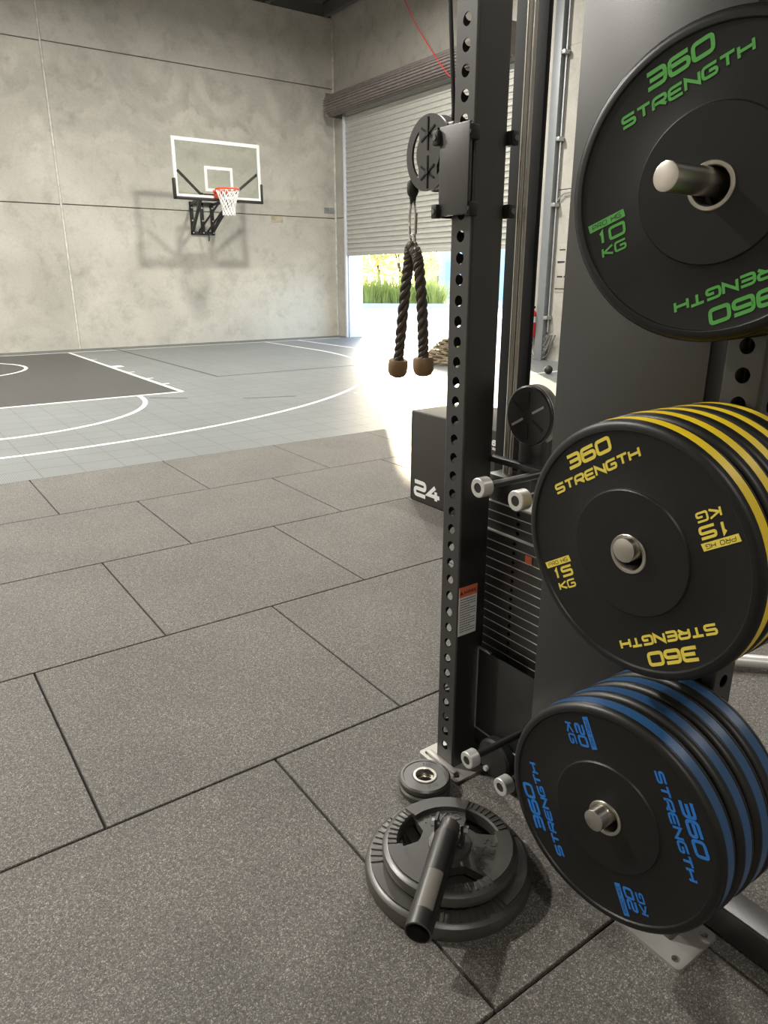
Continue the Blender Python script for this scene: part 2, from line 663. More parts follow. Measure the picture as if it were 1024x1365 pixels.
M_LEAF = leaf_mat('sunlit_leaves', (.50, .47, .20), (.74, .68, .38))
M_GRASS = leaf_mat('green_blades', (.34, .40, .11), (.58, .58, .18))


def glass_mat():
    m, nt, b = new_mat('backboard_glass')
    out = nt.nodes['Material Output']
    tr = nt.nodes.new('ShaderNodeBsdfTransparent')
    tr.inputs['Color'].default_value = (.95, .975, .95, 1)
    gl = nt.nodes.new('ShaderNodeBsdfGlossy')
    gl.inputs['Roughness'].default_value = .03
    gl.inputs['Color'].default_value = (.9, .95, .9, 1)
    fr = nt.nodes.new('ShaderNodeFresnel')
    fr.inputs['IOR'].default_value = 1.45
    mx = nt.nodes.new('ShaderNodeMixShader')
    nt.links.new(fr.outputs[0], mx.inputs[0])
    nt.links.new(tr.outputs[0], mx.inputs[1])
    nt.links.new(gl.outputs[0], mx.inputs[2])
    nt.links.new(mx.outputs[0], out.inputs[0])
    return m


M_GLASS = glass_mat()


def foil_mat():
    m, nt, b = new_mat('roof_insulation_foil')
    tc = nt.nodes.new('ShaderNodeTexCoord')
    n1 = noise(nt, tc.outputs['Object'], 5, 5, .7)
    b.inputs['Base Color'].default_value = (.20, .195, .185, 1)
    b.inputs['Metallic'].default_value = .5
    b.inputs['Roughness'].default_value = .4
    bump_(nt, n1, b, .8, .05)
    return m


M_FOIL = foil_mat()


def lens_mat():
    m, nt, b = new_mat('lamp_lens')
    b.inputs['Base Color'].default_value = (.9, .9, .88, 1)
    b.inputs['Emission Color'].default_value = (1, .97, .9, 1)
    b.inputs['Emission Strength'].default_value = 6
    return m


M_LENS = lens_mat()

# ------------------------------------------------------------------ the setting
YB, XR = 10.52, 9.75
T_ = .34
XL, YF = -7.0, -10.5
ROOF = 7.05
DY0, DY1, DZ = 4.35, 9.88, 4.95     # roller door opening


def struct(name, bm, mat, angle=32):
    return link_bm(name, bm, mat, None, angle, 'structure')


# rubber tiles with open gaps over a dark slab
bm = bmesh.new()
gap = 0.0075
for r in range(0, 11):
    y1 = 0.0 - r * 0.985
    y0 = y1 - 0.985
    off = 0.51 if r % 2 == 0 else 0.0
    for k in range(-8, 11):
        x0 = k + off
        x1 = x0 + 1.0
        x0c, x1c = max(x0, XL), min(x1, XR)
        if x1c - x0c < .05 or y0 < YF - .3:
            continue
        add_box(bm, x0c + gap / 2, x1c - gap / 2, y0 + gap / 2, y1 - (gap / 2 if r else 0), -0.015, 0.0, 0.002, 1)
struct('floor', bm, M_RUB)
struct('trim_1', box(XL, XR + .02, YF, 0.03, -0.06, -0.013), M_SUB)

# sport court
LINE_Z = 0.0012
KX = 2.99
KY0, KY1 = 3.54, 9.87
bm = bmesh.new()
add_box(bm, KX, 10.1, 0.0, 9.87, -0.06, 0.0)
add_box(bm, XL, KX, 0.0, KY0, -0.06, 0.0)
add_box(bm, XL, -1.9, KY0, 9.87, -0.06, 0.0)
struct('floor_court', bm, M_COURT)
struct('floor_key', box(-1.9, KX, KY0, KY1, -0.06, 0.0), M_KEY)
struct('floor_border', box(XL, 10.1, 9.87, YB, -0.06, 0.0), M_BORDER)


def flat_line(bm, pts, w, z=LINE_Z, closed=False):
    P = [Vector(p) for p in pts]
    add_stroke(bm, P, w, z, lambda a, b_, c: Vector((a, b_, c - (0 if c > 0 else -0.0002))), closed)


def arc(cx, cy, r, a0, a1, n=80):
    return [(cx + r * cos(radians(a0 + (a1 - a0) * i / n)), cy + r * sin(radians(a0 + (a1 - a0) * i / n))) for i in range(n + 1)]


bm = bmesh.new()
flat_line(bm, [(XL + .2, 9.87), (9.4, 9.87)], .055)
flat_line(bm, arc(.60, 7.60, 6.73, 0, -180), .055)
flat_line(bm, [(7.33, 7.6), (7.33, 9.87)], .055)
flat_line(bm, [(8.2, 9.87), (8.2, 2.13)], .055)
flat_line(bm, [(4.78, 2.13), (9.6, 2.13)], .05)
flat_line(bm, [(KX, KY1), (KX, KY0)], .06)
flat_line(bm, [(-1.9, KY0), (KX, KY0)], .06)
flat_line(bm, [(-1.9, KY1), (-1.9, KY0)], .06)
flat_line(bm, arc(.55, KY0, 1.86, 0, -180), .055)
flat_line(bm, arc(.55, 7.75, 1.27, 40, -180, 50), .055)
for yy in (8.25, 6.9, 6.0, 5.1, 4.4):
    flat_line(bm, [(KX + .03, yy), (KX + (.2 if yy == 6.9 else .13), yy)], .22 if yy == 6.9 else .05)
struct('trim_9', bm, M_WHITE)
bm = bmesh.new()
flat_line(bm, [(3.97, 10.3), (3.97, 4.70), (7.0, 4.70)], .05)
flat_line(bm, [(2.48, 3.29), (2.84, 2.97)], .04)
flat_line(bm, [(3.41, 2.56), (4.03, 2.34)], .04)
struct('trim_10', bm, M_DARKLINE)

# back wall: precast panels with open joints, over a dark backing
bm = bmesh.new()
zs = [(-0.05, 2.806), (2.824, 5.622), (5.640, 7.06)]
xs = [(XL, 3.345), (3.385, XR)]
for i, (x0, x1) in enumerate(xs):
    for z0, z1 in zs:
        d = -.012 if i == 0 else 0
        add_box(bm, x0, x1, YB, YB + .16, z0 + d, z1 + d, .006, 1)
struct('wall_back', bm, M_CONC)
struct('trim_2', box(XL, XR, YB + .03, YB + .2, -.05, 7.06), M_JOINT)
struct('trim_8', box(XL, XR + T_, YB + .04, YB + .2, 7.06, 7.33), M_DGALV)
struct('trim_3', box(3.348, 3.382, YB + .006, YB + .05, 0, 7.05), M_CAULK)
# right wall with the roller door opening
bm = bmesh.new()
T = .34
add_box(bm, XR, XR + T, DY1, YB + .2, -.05, 2.81, .005, 1)
add_box(bm, XR, XR + T, DY1, YB + .2, 2.825, DZ, .005, 1)
add_box(bm, XR, XR + T, YF, YB + .2, DZ, 7.3, .005, 1)
add_box(bm, XR, XR + T, 3.36, DY0, -.05, DZ, .005, 1)
add_box(bm, XR, XR + T, YF, 3.35, 2.84, DZ, .005, 1)
add_box(bm, XR, XR + T, YF, 2.11, -.05, 2.83, .005, 1)
add_box(bm, XR, XR + T, 3.03, 3.35, -.05, 2.83, .005, 1)
add_box(bm, XR, XR + T, 2.11, 3.03, 2.14, 2.83, .005, 1)
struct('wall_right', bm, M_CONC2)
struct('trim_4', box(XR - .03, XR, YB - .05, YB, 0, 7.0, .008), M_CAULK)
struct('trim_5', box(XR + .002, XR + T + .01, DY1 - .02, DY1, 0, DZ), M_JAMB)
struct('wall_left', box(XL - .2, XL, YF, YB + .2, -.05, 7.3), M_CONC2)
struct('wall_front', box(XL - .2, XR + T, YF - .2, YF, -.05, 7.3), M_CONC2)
# roof
struct('ceiling', box(XL - .2, XR + T, YF - .2, YB + .2, 7.32, 7.4), M_FOIL)
bm = bmesh.new()
for x in (9.62, 8.15, 6.7, 5.2, 3.7):
    add_box(bm, x - .10, x - .085, YF, YB, 7.08, 7.32)
    add_box(bm, x - .10, x, YF, YB, 7.06, 7.075)
    add_box(bm, x - .10, x, YF, YB, 7.30, 7.315)
struct('trim_6', bm, M_DGALV)

# yard outside
struct('ground_yard', box(XR + T, 90, -40, 90, -.12, -.012), M_YARD)
struct('trim_7', box(XR, XR + T, DY0, DY1, -.06, -.002), M_YARD)

# ------------------------------------------------------------------ door_1 (personnel door in the right wall)
d = empty('door_1', (XR, 2.57, 0))
d['kind'] = 'structure'
o = Vector((XR, 2.57, 0))
bm = bmesh.new()
for y0, y1, z0, z1 in ((2.11, 2.165, 0, 2.14), (2.975, 3.03, 0, 2.14), (2.11, 3.03, 2.085, 2.14)):
    add_box(bm, XR - .02, XR + .12, y0, y1, z0, z1, .004)
link_bm('door_frame', shift(bm, -o), M_CREAM, d)
link_bm('door_leaf', shift(box(XR + .03, XR + .07, 2.165, 2.975, .01, 2.085, .002), -o), M_DOORLEAF, d)
bm = bmesh.new()
add_cyl(bm, (XR + .03, 2.91, 1.03), (XR - .03, 2.91, 1.03), .011, 12)
add_cyl(bm, (XR - .03, 2.92, 1.03), (XR - .03, 2.79, 1.03), .010, 12)
link_bm('door_handle', shift(bm, -o), M_STEEL, d)


# ------------------------------------------------------------------ roller door
rd = empty('roller_door', (9.6, 7.2, 0), 'large half-open corrugated steel roller door beside the basketball wall', 'roller door')
o = Vector((9.6, 7.2, 0))
bm = bmesh.new()
zb, zt, pitch = 1.99, 5.15, .104
n = int((zt - zb) / pitch)
prof = []
for i in range(n):
    z = zb + i * pitch
    for t, dx in ((0, 0), (.06, -.016), (.14, -.022), (.42, -.010), (.58, .004), (.86, -.002), (.94, 0)):
        prof.append((9.665 + dx, z + t * pitch))
va = [bm.verts.new((x, DY0 - .06, z)) for x, z in prof]
vb = [bm.verts.new((x, DY1 - .03, z)) for x, z in prof]
for i in range(len(prof) - 1):
    bm.faces.new((va[i], va[i + 1], vb[i + 1], vb[i]))
link_bm('curtain', shift(bm, -o), M_DOOR, rd, 25)
link_bm('bottom_rail', shift(box(9.63, 9.69, DY0 - .06, DY1 - .03, 1.93, 1.995, .006), -o), M_DOOR, rd)
bm = bmesh.new()
SL = 26
prof = []
for i in range(SL):
    a = 2 * pi * i / SL
    for da, r in ((0, .198), (.05, .224), (.13, .224), (.18, .198)):
        prof.append((9.44 + r * cos(a + da), 5.19 + r * sin(a + da)))
M = Matrix(((1, 0, 0, 0), (0, 0, 1, 0), (0, 1, 0, 0), (0, 0, 0, 1)))
add_prism(bm, prof, 4.22, 10.12, M)
link_bm('drum', shift(bm, -o), M_DRUM, rd, 20)
for y0, y1 in ((10.125, 10.145), (4.20, 4.22)):
    bm = box(9.30, 9.75, y0, y1, 4.95, 5.44, .01)
    link_bm('end_bracket', shift(bm, -o), M_DRUM, rd)
for y0, y1 in ((DY1 - .04, DY1 + .035), (DY0 - .075, DY0)):
    bm = bmesh.new()
    add_box(bm, 9.685, 9.75, y0, y1, 0, 4.95, .003)
    add_box(bm, 9.60, 9.645, y0, y1, 0, 4.95, .003)
    add_box(bm, 9.60, 9.75, (y1 - .012) if y0 > 7 else y0, y1 if y0 > 7 else y0 + .012, 0, 4.95, .003)
    link_bm('guide_rail', shift(bm, -o), M_JAMB, rd)

# door pull cord
bm = bmesh.new()
pts = []
A = [(9.05, 7.3, 7.05), (9.12, 6.93, 6.43), (9.2, 6.70, 6.0), (9.24, 6.28, 5.50), (9.2, 5.70, 4.95), (9.2, 5.2, 4.70), (9.22, 5.05, 4.9)]
for i in range(len(A) - 1):
    for k in range(4):
        t = k / 4
        p = [Vector(A[max(0, min(len(A) - 1, i + j))]) for j in (-1, 0, 1, 2)]
        pts.append(.5 * ((2 * p[1]) + (-p[0] + p[2]) * t + (2 * p[0] - 5 * p[1] + 4 * p[2] - p[3]) * t * t + (-p[0] + 3 * p[1] - 3 * p[2] + p[3]) * t ** 3))
add_tube(bm, pts, .009, 6)
tag(link_bm('hanging_cord', bm, M_RED), 'thin red cord looping down in front of the roller door drum', 'cord')

# small galvanised bracket plates over the panel joint in the corner
w = empty('wall_bracket', (9.58, YB, 2.99), 'small galvanised joint bracket on the wall corner near the roller door', 'bracket')
link_bm('plate', box(-.16, .0, -.012, 0, -.065, .065, .003), M_GALV, w)
link_bm('plate', box(.012, .16, -.012, 0, -.065, .065, .003), M_GALV, w)
tag(link_bm('wall_patch', box(7.98, 8.28, YB - .006, YB + .001, 2.66, 2.80, .005), simple('tan_patch', (.46, .41, .30), .8, var=.2)),
    'small tan mortar patch on the concrete wall right of the hoop', 'patch')

# ------------------------------------------------------------------ right wall fittings
tag(link_bm('downpipe_column', (lambda b: (add_box(b, 9.62, 9.75, 3.375, 3.55, 0, 6.2, .006), b)[1])(bmesh.new()), simple('painted_column_grey', (.22, .235, .245), .5, .2)),
    'tall grey steel column fixed to the wall right of the roller door', 'column')
cd = empty('conduit', (9.6, 3.33, 0), 'thin grey conduit pipe with saddle clips running up the wall behind the rack', 'conduit')
bm = bmesh.new()
add_tube(bm, [(9.70, 3.33, .5), (9.70, 3.33, 2.55), (9.70, 3.33, 5.9)], .016, 8)
add_tube(bm, [(9.70, 3.33, 2.66), (9.70, 3.20, 2.76), (9.70, 2.9, 2.80), (9.70, 2.2, 2.83)], .014, 8)
link_bm('pipe', shift(bm, (-9.6, -3.33, 0)), M_GALV, cd)
for z in (.75, 2.6, 3.6, 4.85):
    link_bm('saddle_clip', shift(box(9.60, 9.735, 3.285, 3.372, z - .03, z + .03, .004), (-9.6, -3.33, 0)), M_GALV, cd)

fe = empty('fire_extinguisher', (9.60, 3.625, .40), 'red fire extinguisher on the wall behind the cable tower', 'fire extinguisher')
bm = bmesh.new()
add_lathe(bm, [(0, 0), (.065, 0), (.075, .02), (.075, .38), (.06, .44), (.03, .47), (.025, .5), (0, .5)], 24)
link_bm('cylinder', bm, M_RED, fe)
bm = bmesh.new(); add_pipe(bm, (0, 0, .26), (0, 0, .36), .077, .074)
link_bm('paper_label', bm, M_LWHITE, fe)
bm = bmesh.new()
add_box(bm, -.02, .02, -.05, .05, .5, .54, .005); add_bar(bm, (0, -.02, .55), (0, .1, .6), .02, .012)
link_bm('valve_handle', bm, M_BLACK3, fe)
bm = bmesh.new(); add_tube(bm, [(-.02, -.05, .52), (-.08, -.08, .45), (-.09, -.05, .25), (-.085, 0, .1)], .012, 8)
link_bm('hose', bm, M_BLACK3, fe)

bm = bmesh.new()
for k in range(16):
    pts = []
    a = random.uniform(-.12, .12)
    for i in range(13):
        t = i / 12
        pts.append((9.66 + random.uniform(-.02, .02) - .02 * k / 16, 3.45 + a * sin(pi * t) + (t - .5) * .55 * (.4 + k / 16) * (1 if k % 2 else .8), .46 - (1 - (2 * t - 1) ** 2) * (.18 + .018 * k) + .012 * (t > .5)))
    add_tube(bm, pts, .009, 5)
tag(link_bm('cable_loops', bm, simple('grey_cable', (.17, .165, .155), .6)),
    'bundle of drooping grey cable loops hung low at the foot of the steel column', 'cables')
sg = tag(link_bm('stencil_sign', box(9.742, 9.75, 3.04, 3.27, 1.18, 1.98, .002), M_CONC2), 'faint stencilled markings on the wall beside the cream door frame', 'sign')
for z, y0, y1, h in ((1.88, 3.09, 3.22, .02), (1.68, 3.09, 3.25, .035), (1.44, 3.05, 3.09, .03), (1.44, 3.12, 3.24, .03), (1.24, 3.05, 3.27, .018)):
    bm = bmesh.new()
    yy = y0
    while yy < y1:
        l = random.uniform(.02, .045)
        add_box(bm, 9.739, 9.743, yy, min(y1, yy + l + .004), z - h / 2 * random.uniform(.6, 1), z + h / 2)
        yy += l
    if z < 1.3:
        add_box(bm, 9.739, 9.743, 3.05, 3.06, 1.24, 1.30)
    link_bm('stencil_line', bm, M_INK, sg)

# small things on the far floor
bm = bmesh.new()
add_lathe(bm, [(.066 * sin(pi * i / 14), -.066 * cos(pi * i / 14)) for i in range(15)], 24)
tag(link_bm('ball', bm, M_BLACK3, None, 60, None, (8.28, 1.98, .066)), 'small black ball on the far court floor seen behind the cable tower', 'ball')

bm = bmesh.new()
pts = []
for i in range(520):
    t = i / 520
    a = i * 0.23
    R = .56 * (1 - .8 * t ** 1.6) + .06 * sin(i * 1.7)
    pts.append((8.1 + R * cos(a) * 1.0, 3.9 + R * sin(a) * 1.05, .03 + .40 * t + .02 * sin(i * .9)))
add_tube(bm, pts, .024, 6)
tag(link_bm('rope_heap', bm, simple('tan_rope_heap', (.16, .13, .08), .8, bump=.5, bscale=60, var=.3)),
    'round heap of coiled rope on the sunlit floor by the door opening', 'rope')

tb = empty('floor_tube', (2.25, -4.53, 0), 'silver metal tube with black feet lying on the rubber floor behind the stacked plates', 'tube')
bm = bmesh.new()
a = Vector((-.13, .13, .035)); b_ = Vector((.55, -.56, .035))
add_cyl(bm, a, b_, .026, 24, .003)
link_bm('tube', bm, M_ALU, tb)
for p in (a.lerp(b_, .02), a.lerp(b_, .9)):
    dd = (b_ - a).normalized()
    bm = bmesh.new(); add_pipe(bm, p, p + dd * .05, .034, .025)
    link_bm('rubber_foot', bm, M_BLACK3, tb)

# ------------------------------------------------------------------ outside
def blades(n, L, R, w, spread):
    bm = bmesh.new()
    for i in range(n):
        a = random.uniform(0, 2 * pi)
        r0 = R * .35 * sqrt(random.random())
        b0 = Vector((r0 * cos(a), r0 * sin(a), 0))
        l = L * random.uniform(.55, 1.05)
        lean = random.uniform(.05, spread)
        dirv = Vector((cos(a), sin(a), 0))
        sd_ = Vector((-sin(a), cos(a), 0))
        prev = None
        for k in range(5):
            t = k / 4
            p = b0 + dirv * (lean * l * t * t) + Vector((0, 0, l * (t - .35 * lean * t * t)))
            ww = w * (1 - t) + .004
            v1 = bm.verts.new(p + sd_ * ww); v2 = bm.verts.new(p - sd_ * ww)
            if prev:
                bm.faces.new((prev[0], prev[1], v2, v1))
            prev = (v1, v2)
    return bm


def leaf_ball(n, rx, ry, rz, cz, size):
    bm = bmesh.new()
    for i in range(n):
        u = Vector((random.gauss(0, 1), random.gauss(0, 1), random.gauss(0, 1))).normalized()
        rr = random.uniform(.55, 1.0) * (1 + .18 * sin(u.x * 5 + u.z * 4))
        p = Vector((u.x * rx * rr, u.y * ry * rr, cz + u.z * rz * rr))
        nrm = Vector((random.gauss(0, 1), random.gauss(0, 1), random.gauss(0, 1))).normalized()
        _, e1, e2 = frame_from_axis(nrm)
        s = size * random.uniform(.6, 1.3)
        q = [p - e1 * s, p - e2 * s * .45, p + e1 * s, p + e2 * s * .45]
        bm.faces.new([bm.verts.new(x) for x in q])
    return bm


def ray_pt(u, depth, z):
    dirv = CD + CR * ((u - 512) / FPX)
    p = CAMLOC + dirv * depth
    return Vector((p.x, p.y, z))


bm = bmesh.new()
k0, k1 = ray_pt(430, 40.5, 0), ray_pt(720, 39.0, 0)
add_bar(bm, (k0.x, k0.y, .04), (k1.x, k1.y, .04), .35, .26)
struct('kerb', bm, M_KERB)
gi = 0
for u, dep, L, lab in ((468, 42, 1.9, 'broad clump of tall grass at the left edge of the doorway view'),
                       (492, 42, 2.1, 'clump of tall green grass behind the kerb near the left jamb'),
                       (513, 42.5, 2.0, 'clump of long green grass left of the hanging rope'),
                       (535, 42, 1.7, 'clump of grass seen directly behind the left rope strand'),
                       (556, 42.3, 1.7, 'clump of grass seen between the two rope strands'),
                       (572, 42, 1.5, 'low bright clump of grass right of the rope by the pale blue building')):
    p = ray_pt(u, dep, -.01)
    e = empty('grass_clump', p, lab, 'grass clump', 'grass clumps along the kerb')
    link_bm('blades', blades(420, L, 2.2, .022, .75), M_GRASS, e)
for u, dep, rx, h, lab in ((478, 47, 1.5, 4.6, 'leafy sunlit tree furthest left in the doorway view'),
                           (505, 48, 1.7, 4.9, 'bushy sunlit tree behind the tall grass left of the rope'),
                           (531, 47, 1.5, 4.4, 'sunlit tree directly behind the hanging rope'),
                           (556, 49, 1.2, 3.9, 'slim sunlit tree right of the rope beside the tan wall')):
    p = ray_pt(u, dep, -.01)
    e = empty('leafy_tree', p, lab, 'tree', 'sunlit trees beyond the yard')
    link_bm('crown', leaf_ball(700, rx, rx, h * .36, h * .62, .16), M_LEAF, e)
    bm = bmesh.new()
    add_tube(bm, [(0, 0, 0), (.05, .02, h * .3), (-.04, .05, h * .6), (.02, 0, h * .85)], [.11, .09, .06, .02], 8)
    add_tube(bm, [(.05, .02, h * .3), (.4, .1, h * .5), (.7, .1, h * .7)], [.06, .04, .015], 6)
    add_tube(bm, [(.0, .03, h * .4), (-.35, -.1, h * .6), (-.6, -.1, h * .75)], [.05, .03, .012], 6)
    link_bm('trunk', bm, M_BARK, e)
p0, p1 = ray_pt(578, 58, 0), ray_pt(760, 54, 0)
dv = (p1 - p0).normalized(); nv = Vector((-dv.y, dv.x, 0))
if nv.dot(CD) < 0: nv = -nv
bmx = Matrix(((dv.x, nv.x, 0, p0.x), (dv.y, nv.y, 0, p0.y), (0, 0, 1, 0), (0, 0, 0, 1)))
e = empty('warehouse', label='pale blue warehouse across the yard right of the rope', cat='building', mat=bmx)
link_bm('wall', box(0, 11, 0, 6, -.02, 4.6), M_BLDG, e)
link_bm('roof_edge', box(-.1, 11.1, -.1, 6.1, 4.6, 4.75), M_KERB, e)
link_bm('door', box(.5, 1.5, -.05, .02, 0, 2.5, .01), M_BLDGD, e)
p0 = ray_pt(560, 60, 0)
bmx2 = Matrix(((dv.x, nv.x, 0, p0.x), (dv.y, nv.y, 0, p0.y), (0, 0, 1, 0), (0, 0, 0, 1)))
e = empty('shed', label='narrow tan walled shed left of the pale blue warehouse', cat='building', mat=bmx2)
link_bm('wall', box(0, 1.05, 0, 3, -.02, 2.7), M_BLDG2, e)
link_bm('roof_edge', box(-.05, 1.1, -.05, 3.05, 2.7, 2.8), M_KERB, e)

# ------------------------------------------------------------------ basketball hoop
YG = 9.0
HX0, HX1, HZ0, HZ1 = 5.155, 6.99, 2.935, 3.99
HC = (HX0 + HX1) / 2
bh = empty('basketball_hoop', (HC, YB, 2.9), 'wall mounted basketball hoop with glass backboard and black wall frame', 'basketball hoop')
o = Vector((HC, YB, 2.9))
bm = box(HX0, HX1, YG, YG + .012, HZ0, HZ1)
link_bm('glass_panel', shift(bm, -o), M_GLASS, bh)
def rect(x0, x1, z0, z1):
    return [(x0, z0), (x1, z0), (x1, z1), (x0, z1)]


fw = .055
MXZ = Matrix(((1, 0, 0, 0), (0, 0, -1, 0), (0, 1, 0, 0), (0, 0, 0, 1)))   # local (x, z, -y)
bm = bmesh.new()
add_prism(bm, rect(HX0 - .005, HX1 + .005, HZ0, HZ1 + .01), -(YG + .035), -(YG - .008), MXZ, [rect(HX0 + fw, HX1 - fw, HZ0 + fw, HZ1 - fw)])
link_bm('white_frame', shift(bm, -o), M_LWHITE, bh)
bm = bmesh.new()
add_prism(bm, rect(5.775, 6.375, 3.065, 3.525), -(YG + .0005), -(YG - .004), MXZ, [rect(5.83, 6.32, 3.12, 3.47)])
link_bm('target_square', shift(bm, -o), M_LWHITE, bh)
bm = bmesh.new()
add_box(bm, HX0 - .03, HX1 + .03, YG - .03, YG + .06, HZ0 - .045, HZ0 + .008, .012)
add_box(bm, HX0 - .035, HX0 + .015, YG - .03, YG + .06, HZ0 - .045, HZ0 + .33, .012)
add_box(bm, HX1 - .015, HX1 + .035, YG - .03, YG + .06, HZ0 - .045, HZ0 + .33, .012)
link_bm('edge_padding', shift(bm, -o), M_BLACK3, bh)
# rim and net
RC = Vector((6.045, 8.545, 3.075))
RR = .228
bm = bmesh.new()
add_tube(bm, [(RC.x + RR * cos(2 * pi * i / 40), RC.y + RR * sin(2 * pi * i / 40), RC.z) for i in range(40)], .016, 8, closed=True)
add_box(bm, RC.x - .12, RC.x + .12, YG - .17, YG - .004, RC.z - .03, RC.z + .016, .006)
add_box(bm, RC.x - .10, RC.x + .10, YG - .03, YG - .004, RC.z - .13, RC.z + .016, .004)
for s in (-1, 1):
    add_tube(bm, [(RC.x + s * .09, YG - .01, RC.z - .11), (RC.x + s * .10, RC.y + RR * .85, RC.z - .02)], .010, 6)
rim = link_bm('rim', shift(bm, -o), M_ORIM, bh)
bm = bmesh.new()
NS = 12
levels = [(0, RR - .004), (.10, .19), (.20, .155), (.30, .130), (.39, .120), (.46, .122)]
for i in range(NS):
    for sgn in (-1, 1):
        pts = []
        for k, (dz, r) in enumerate(levels):
            a = 2 * pi * (i + sgn * .5 * k) / NS
            pts.append((RC.x + r * cos(a), RC.y + r * sin(a), RC.z - .012 - dz))
        add_tube(bm, pts, .0085, 5)
link_bm('net', shift(bm, -o), M_NET, rim)
# wall frame and arms
bm = bmesh.new()
WX0, WX1, WZ0, WZ1 = 6.03, 6.50, 2.33, 3.0
for x in (WX0, WX1):
    add_box(bm, x - .035, x + .035, YB - .06, YB, WZ0, WZ1, .004)
add_box(bm, WX0 - .035, WX1 + .035, YB - .06, YB, WZ0, WZ0 + .07, .004)
add_box(bm, WX0 - .035, WX1 + .035, YB - .06, YB, WZ1 - .07, WZ1, .004)
add_box(bm, 6.23, 6.30, YB - .06, YB, WZ0, WZ1, .004)
link_bm('wall_frame', shift(bm, -o), M_BLACK3, bh)
for s, x in ((-1, WX0), (1, WX1)):
    bx = HC + s * .34
    bm = bmesh.new()
    add_bar(bm, (x, YB - .05, 2.42), (bx, YG + .10, 3.02), .055, .055)
    add_bar(bm, (x, YB - .05, 2.95), (bx, YG + .10, 2.97), .05, .05)
    link_bm('arm', shift(bm, -o), M_BLACK3, bh)
bm = bmesh.new()
add_bar(bm, (HC - .34, YG + .08, 2.98), (HX0 + .1, YG + .08, 3.42), .05, .04)
link_bm('brace', shift(bm, -o), M_BLACK3, bh)
bm = bmesh.new()
add_bar(bm, (HC + .34, YG + .08, 3.05), (HX1 - .03, YG + .08, 3.46), .07, .04)
link_bm('brace', shift(bm, -o), M_BLACK3, bh)
bm = bmesh.new()
for x in (6.16, 6.36):
    add_bar(bm, (x, YB - .07, 2.40), (x + .05, YG + .2, 2.98), .03, .03)
add_bar(bm, (HC - .36, YG + .09, 3.0), (HC + .36, YG + .09, 3.0), .05, .05)
link_bm('lift_strut', shift(bm, -o), M_BLACK3, bh)
for x in (WX0, 6.265, WX1):
    for z in (2.37, 2.62, 2.88):
        bm = bmesh.new()
        add_cyl(bm, (x, YB - .06, z), (x, YB - .075, z), .016, 8)
        link_bm('bolt', shift(bm, -o), M_ALU, bh)
bm = bmesh.new(); add_tube(bm, [(6.36, YB - .1, 2.36), (6.36, YB - .12, 2.27), (6.36, YB - .1, 2.2)], .013, 6)
link_bm('crank_hook', shift(bm, -o), M_BLACK3, bh)

# ------------------------------------------------------------------ ceiling lamps
for i, (x, y, z, wt) in enumerate(LAMPS):
    place = ['over the court near the roller door', 'over the court key', 'over the gym floor left of the camera', 'over the rubber floor beyond the rack',
             'over the gym floor behind the rack', 'over the far left of the court', 'over the gym floor behind the camera'][i]
    e = empty('high_bay_lamp', (x, y, z), 'round white high bay lamp hung ' + place, 'ceiling lamp', 'high bay lamps')
    bm = bmesh.new(); add_lathe(bm, [(0, .25), (.08, .25), (.1, .12), (.24, .06), (.26, 0), (.235, 0), (.235, .02), (0, .02)], 24)
    link_bm('housing', bm, M_DGALV, e)
    bm = bmesh.new(); add_lathe(bm, [(0, .015), (.232, .015), (.232, .008), (0, .008)], 24)
    link_bm('lens', bm, M_LENS, e)
    bm = bmesh.new(); add_cyl(bm, (0, 0, .24), (0, 0, 7.32 - z), .012, 8)
    link_bm('hanger', bm, M_DGALV, e)
    ld = bpy.data.lights.new('lamp_light', 'AREA')
    ld.shape = 'DISK'
    ld.size = .5
    ld.energy = wt * LAMP_POWER
    ld.color = (1.0, .96, .885)
    lo = bpy.data.objects.new('lamp_light', ld)
    COL.objects.link(lo)
    lo.parent = e
    lo.location = (0, 0, -.01)

# ------------------------------------------------------------------ cable machine rack
RO = Vector((.93, -4.6, 0))
rack = empty('cable_machine_rack', RO, 'black cable machine rack with perforated uprights and a weight stack', 'gym rack')


def part(name, bm, mat, parent=None, angle=32):
    """world-space bm under the rack (or under a part of it)"""
    return link_bm(name, shift(bm, -RO), mat, parent or rack, angle)


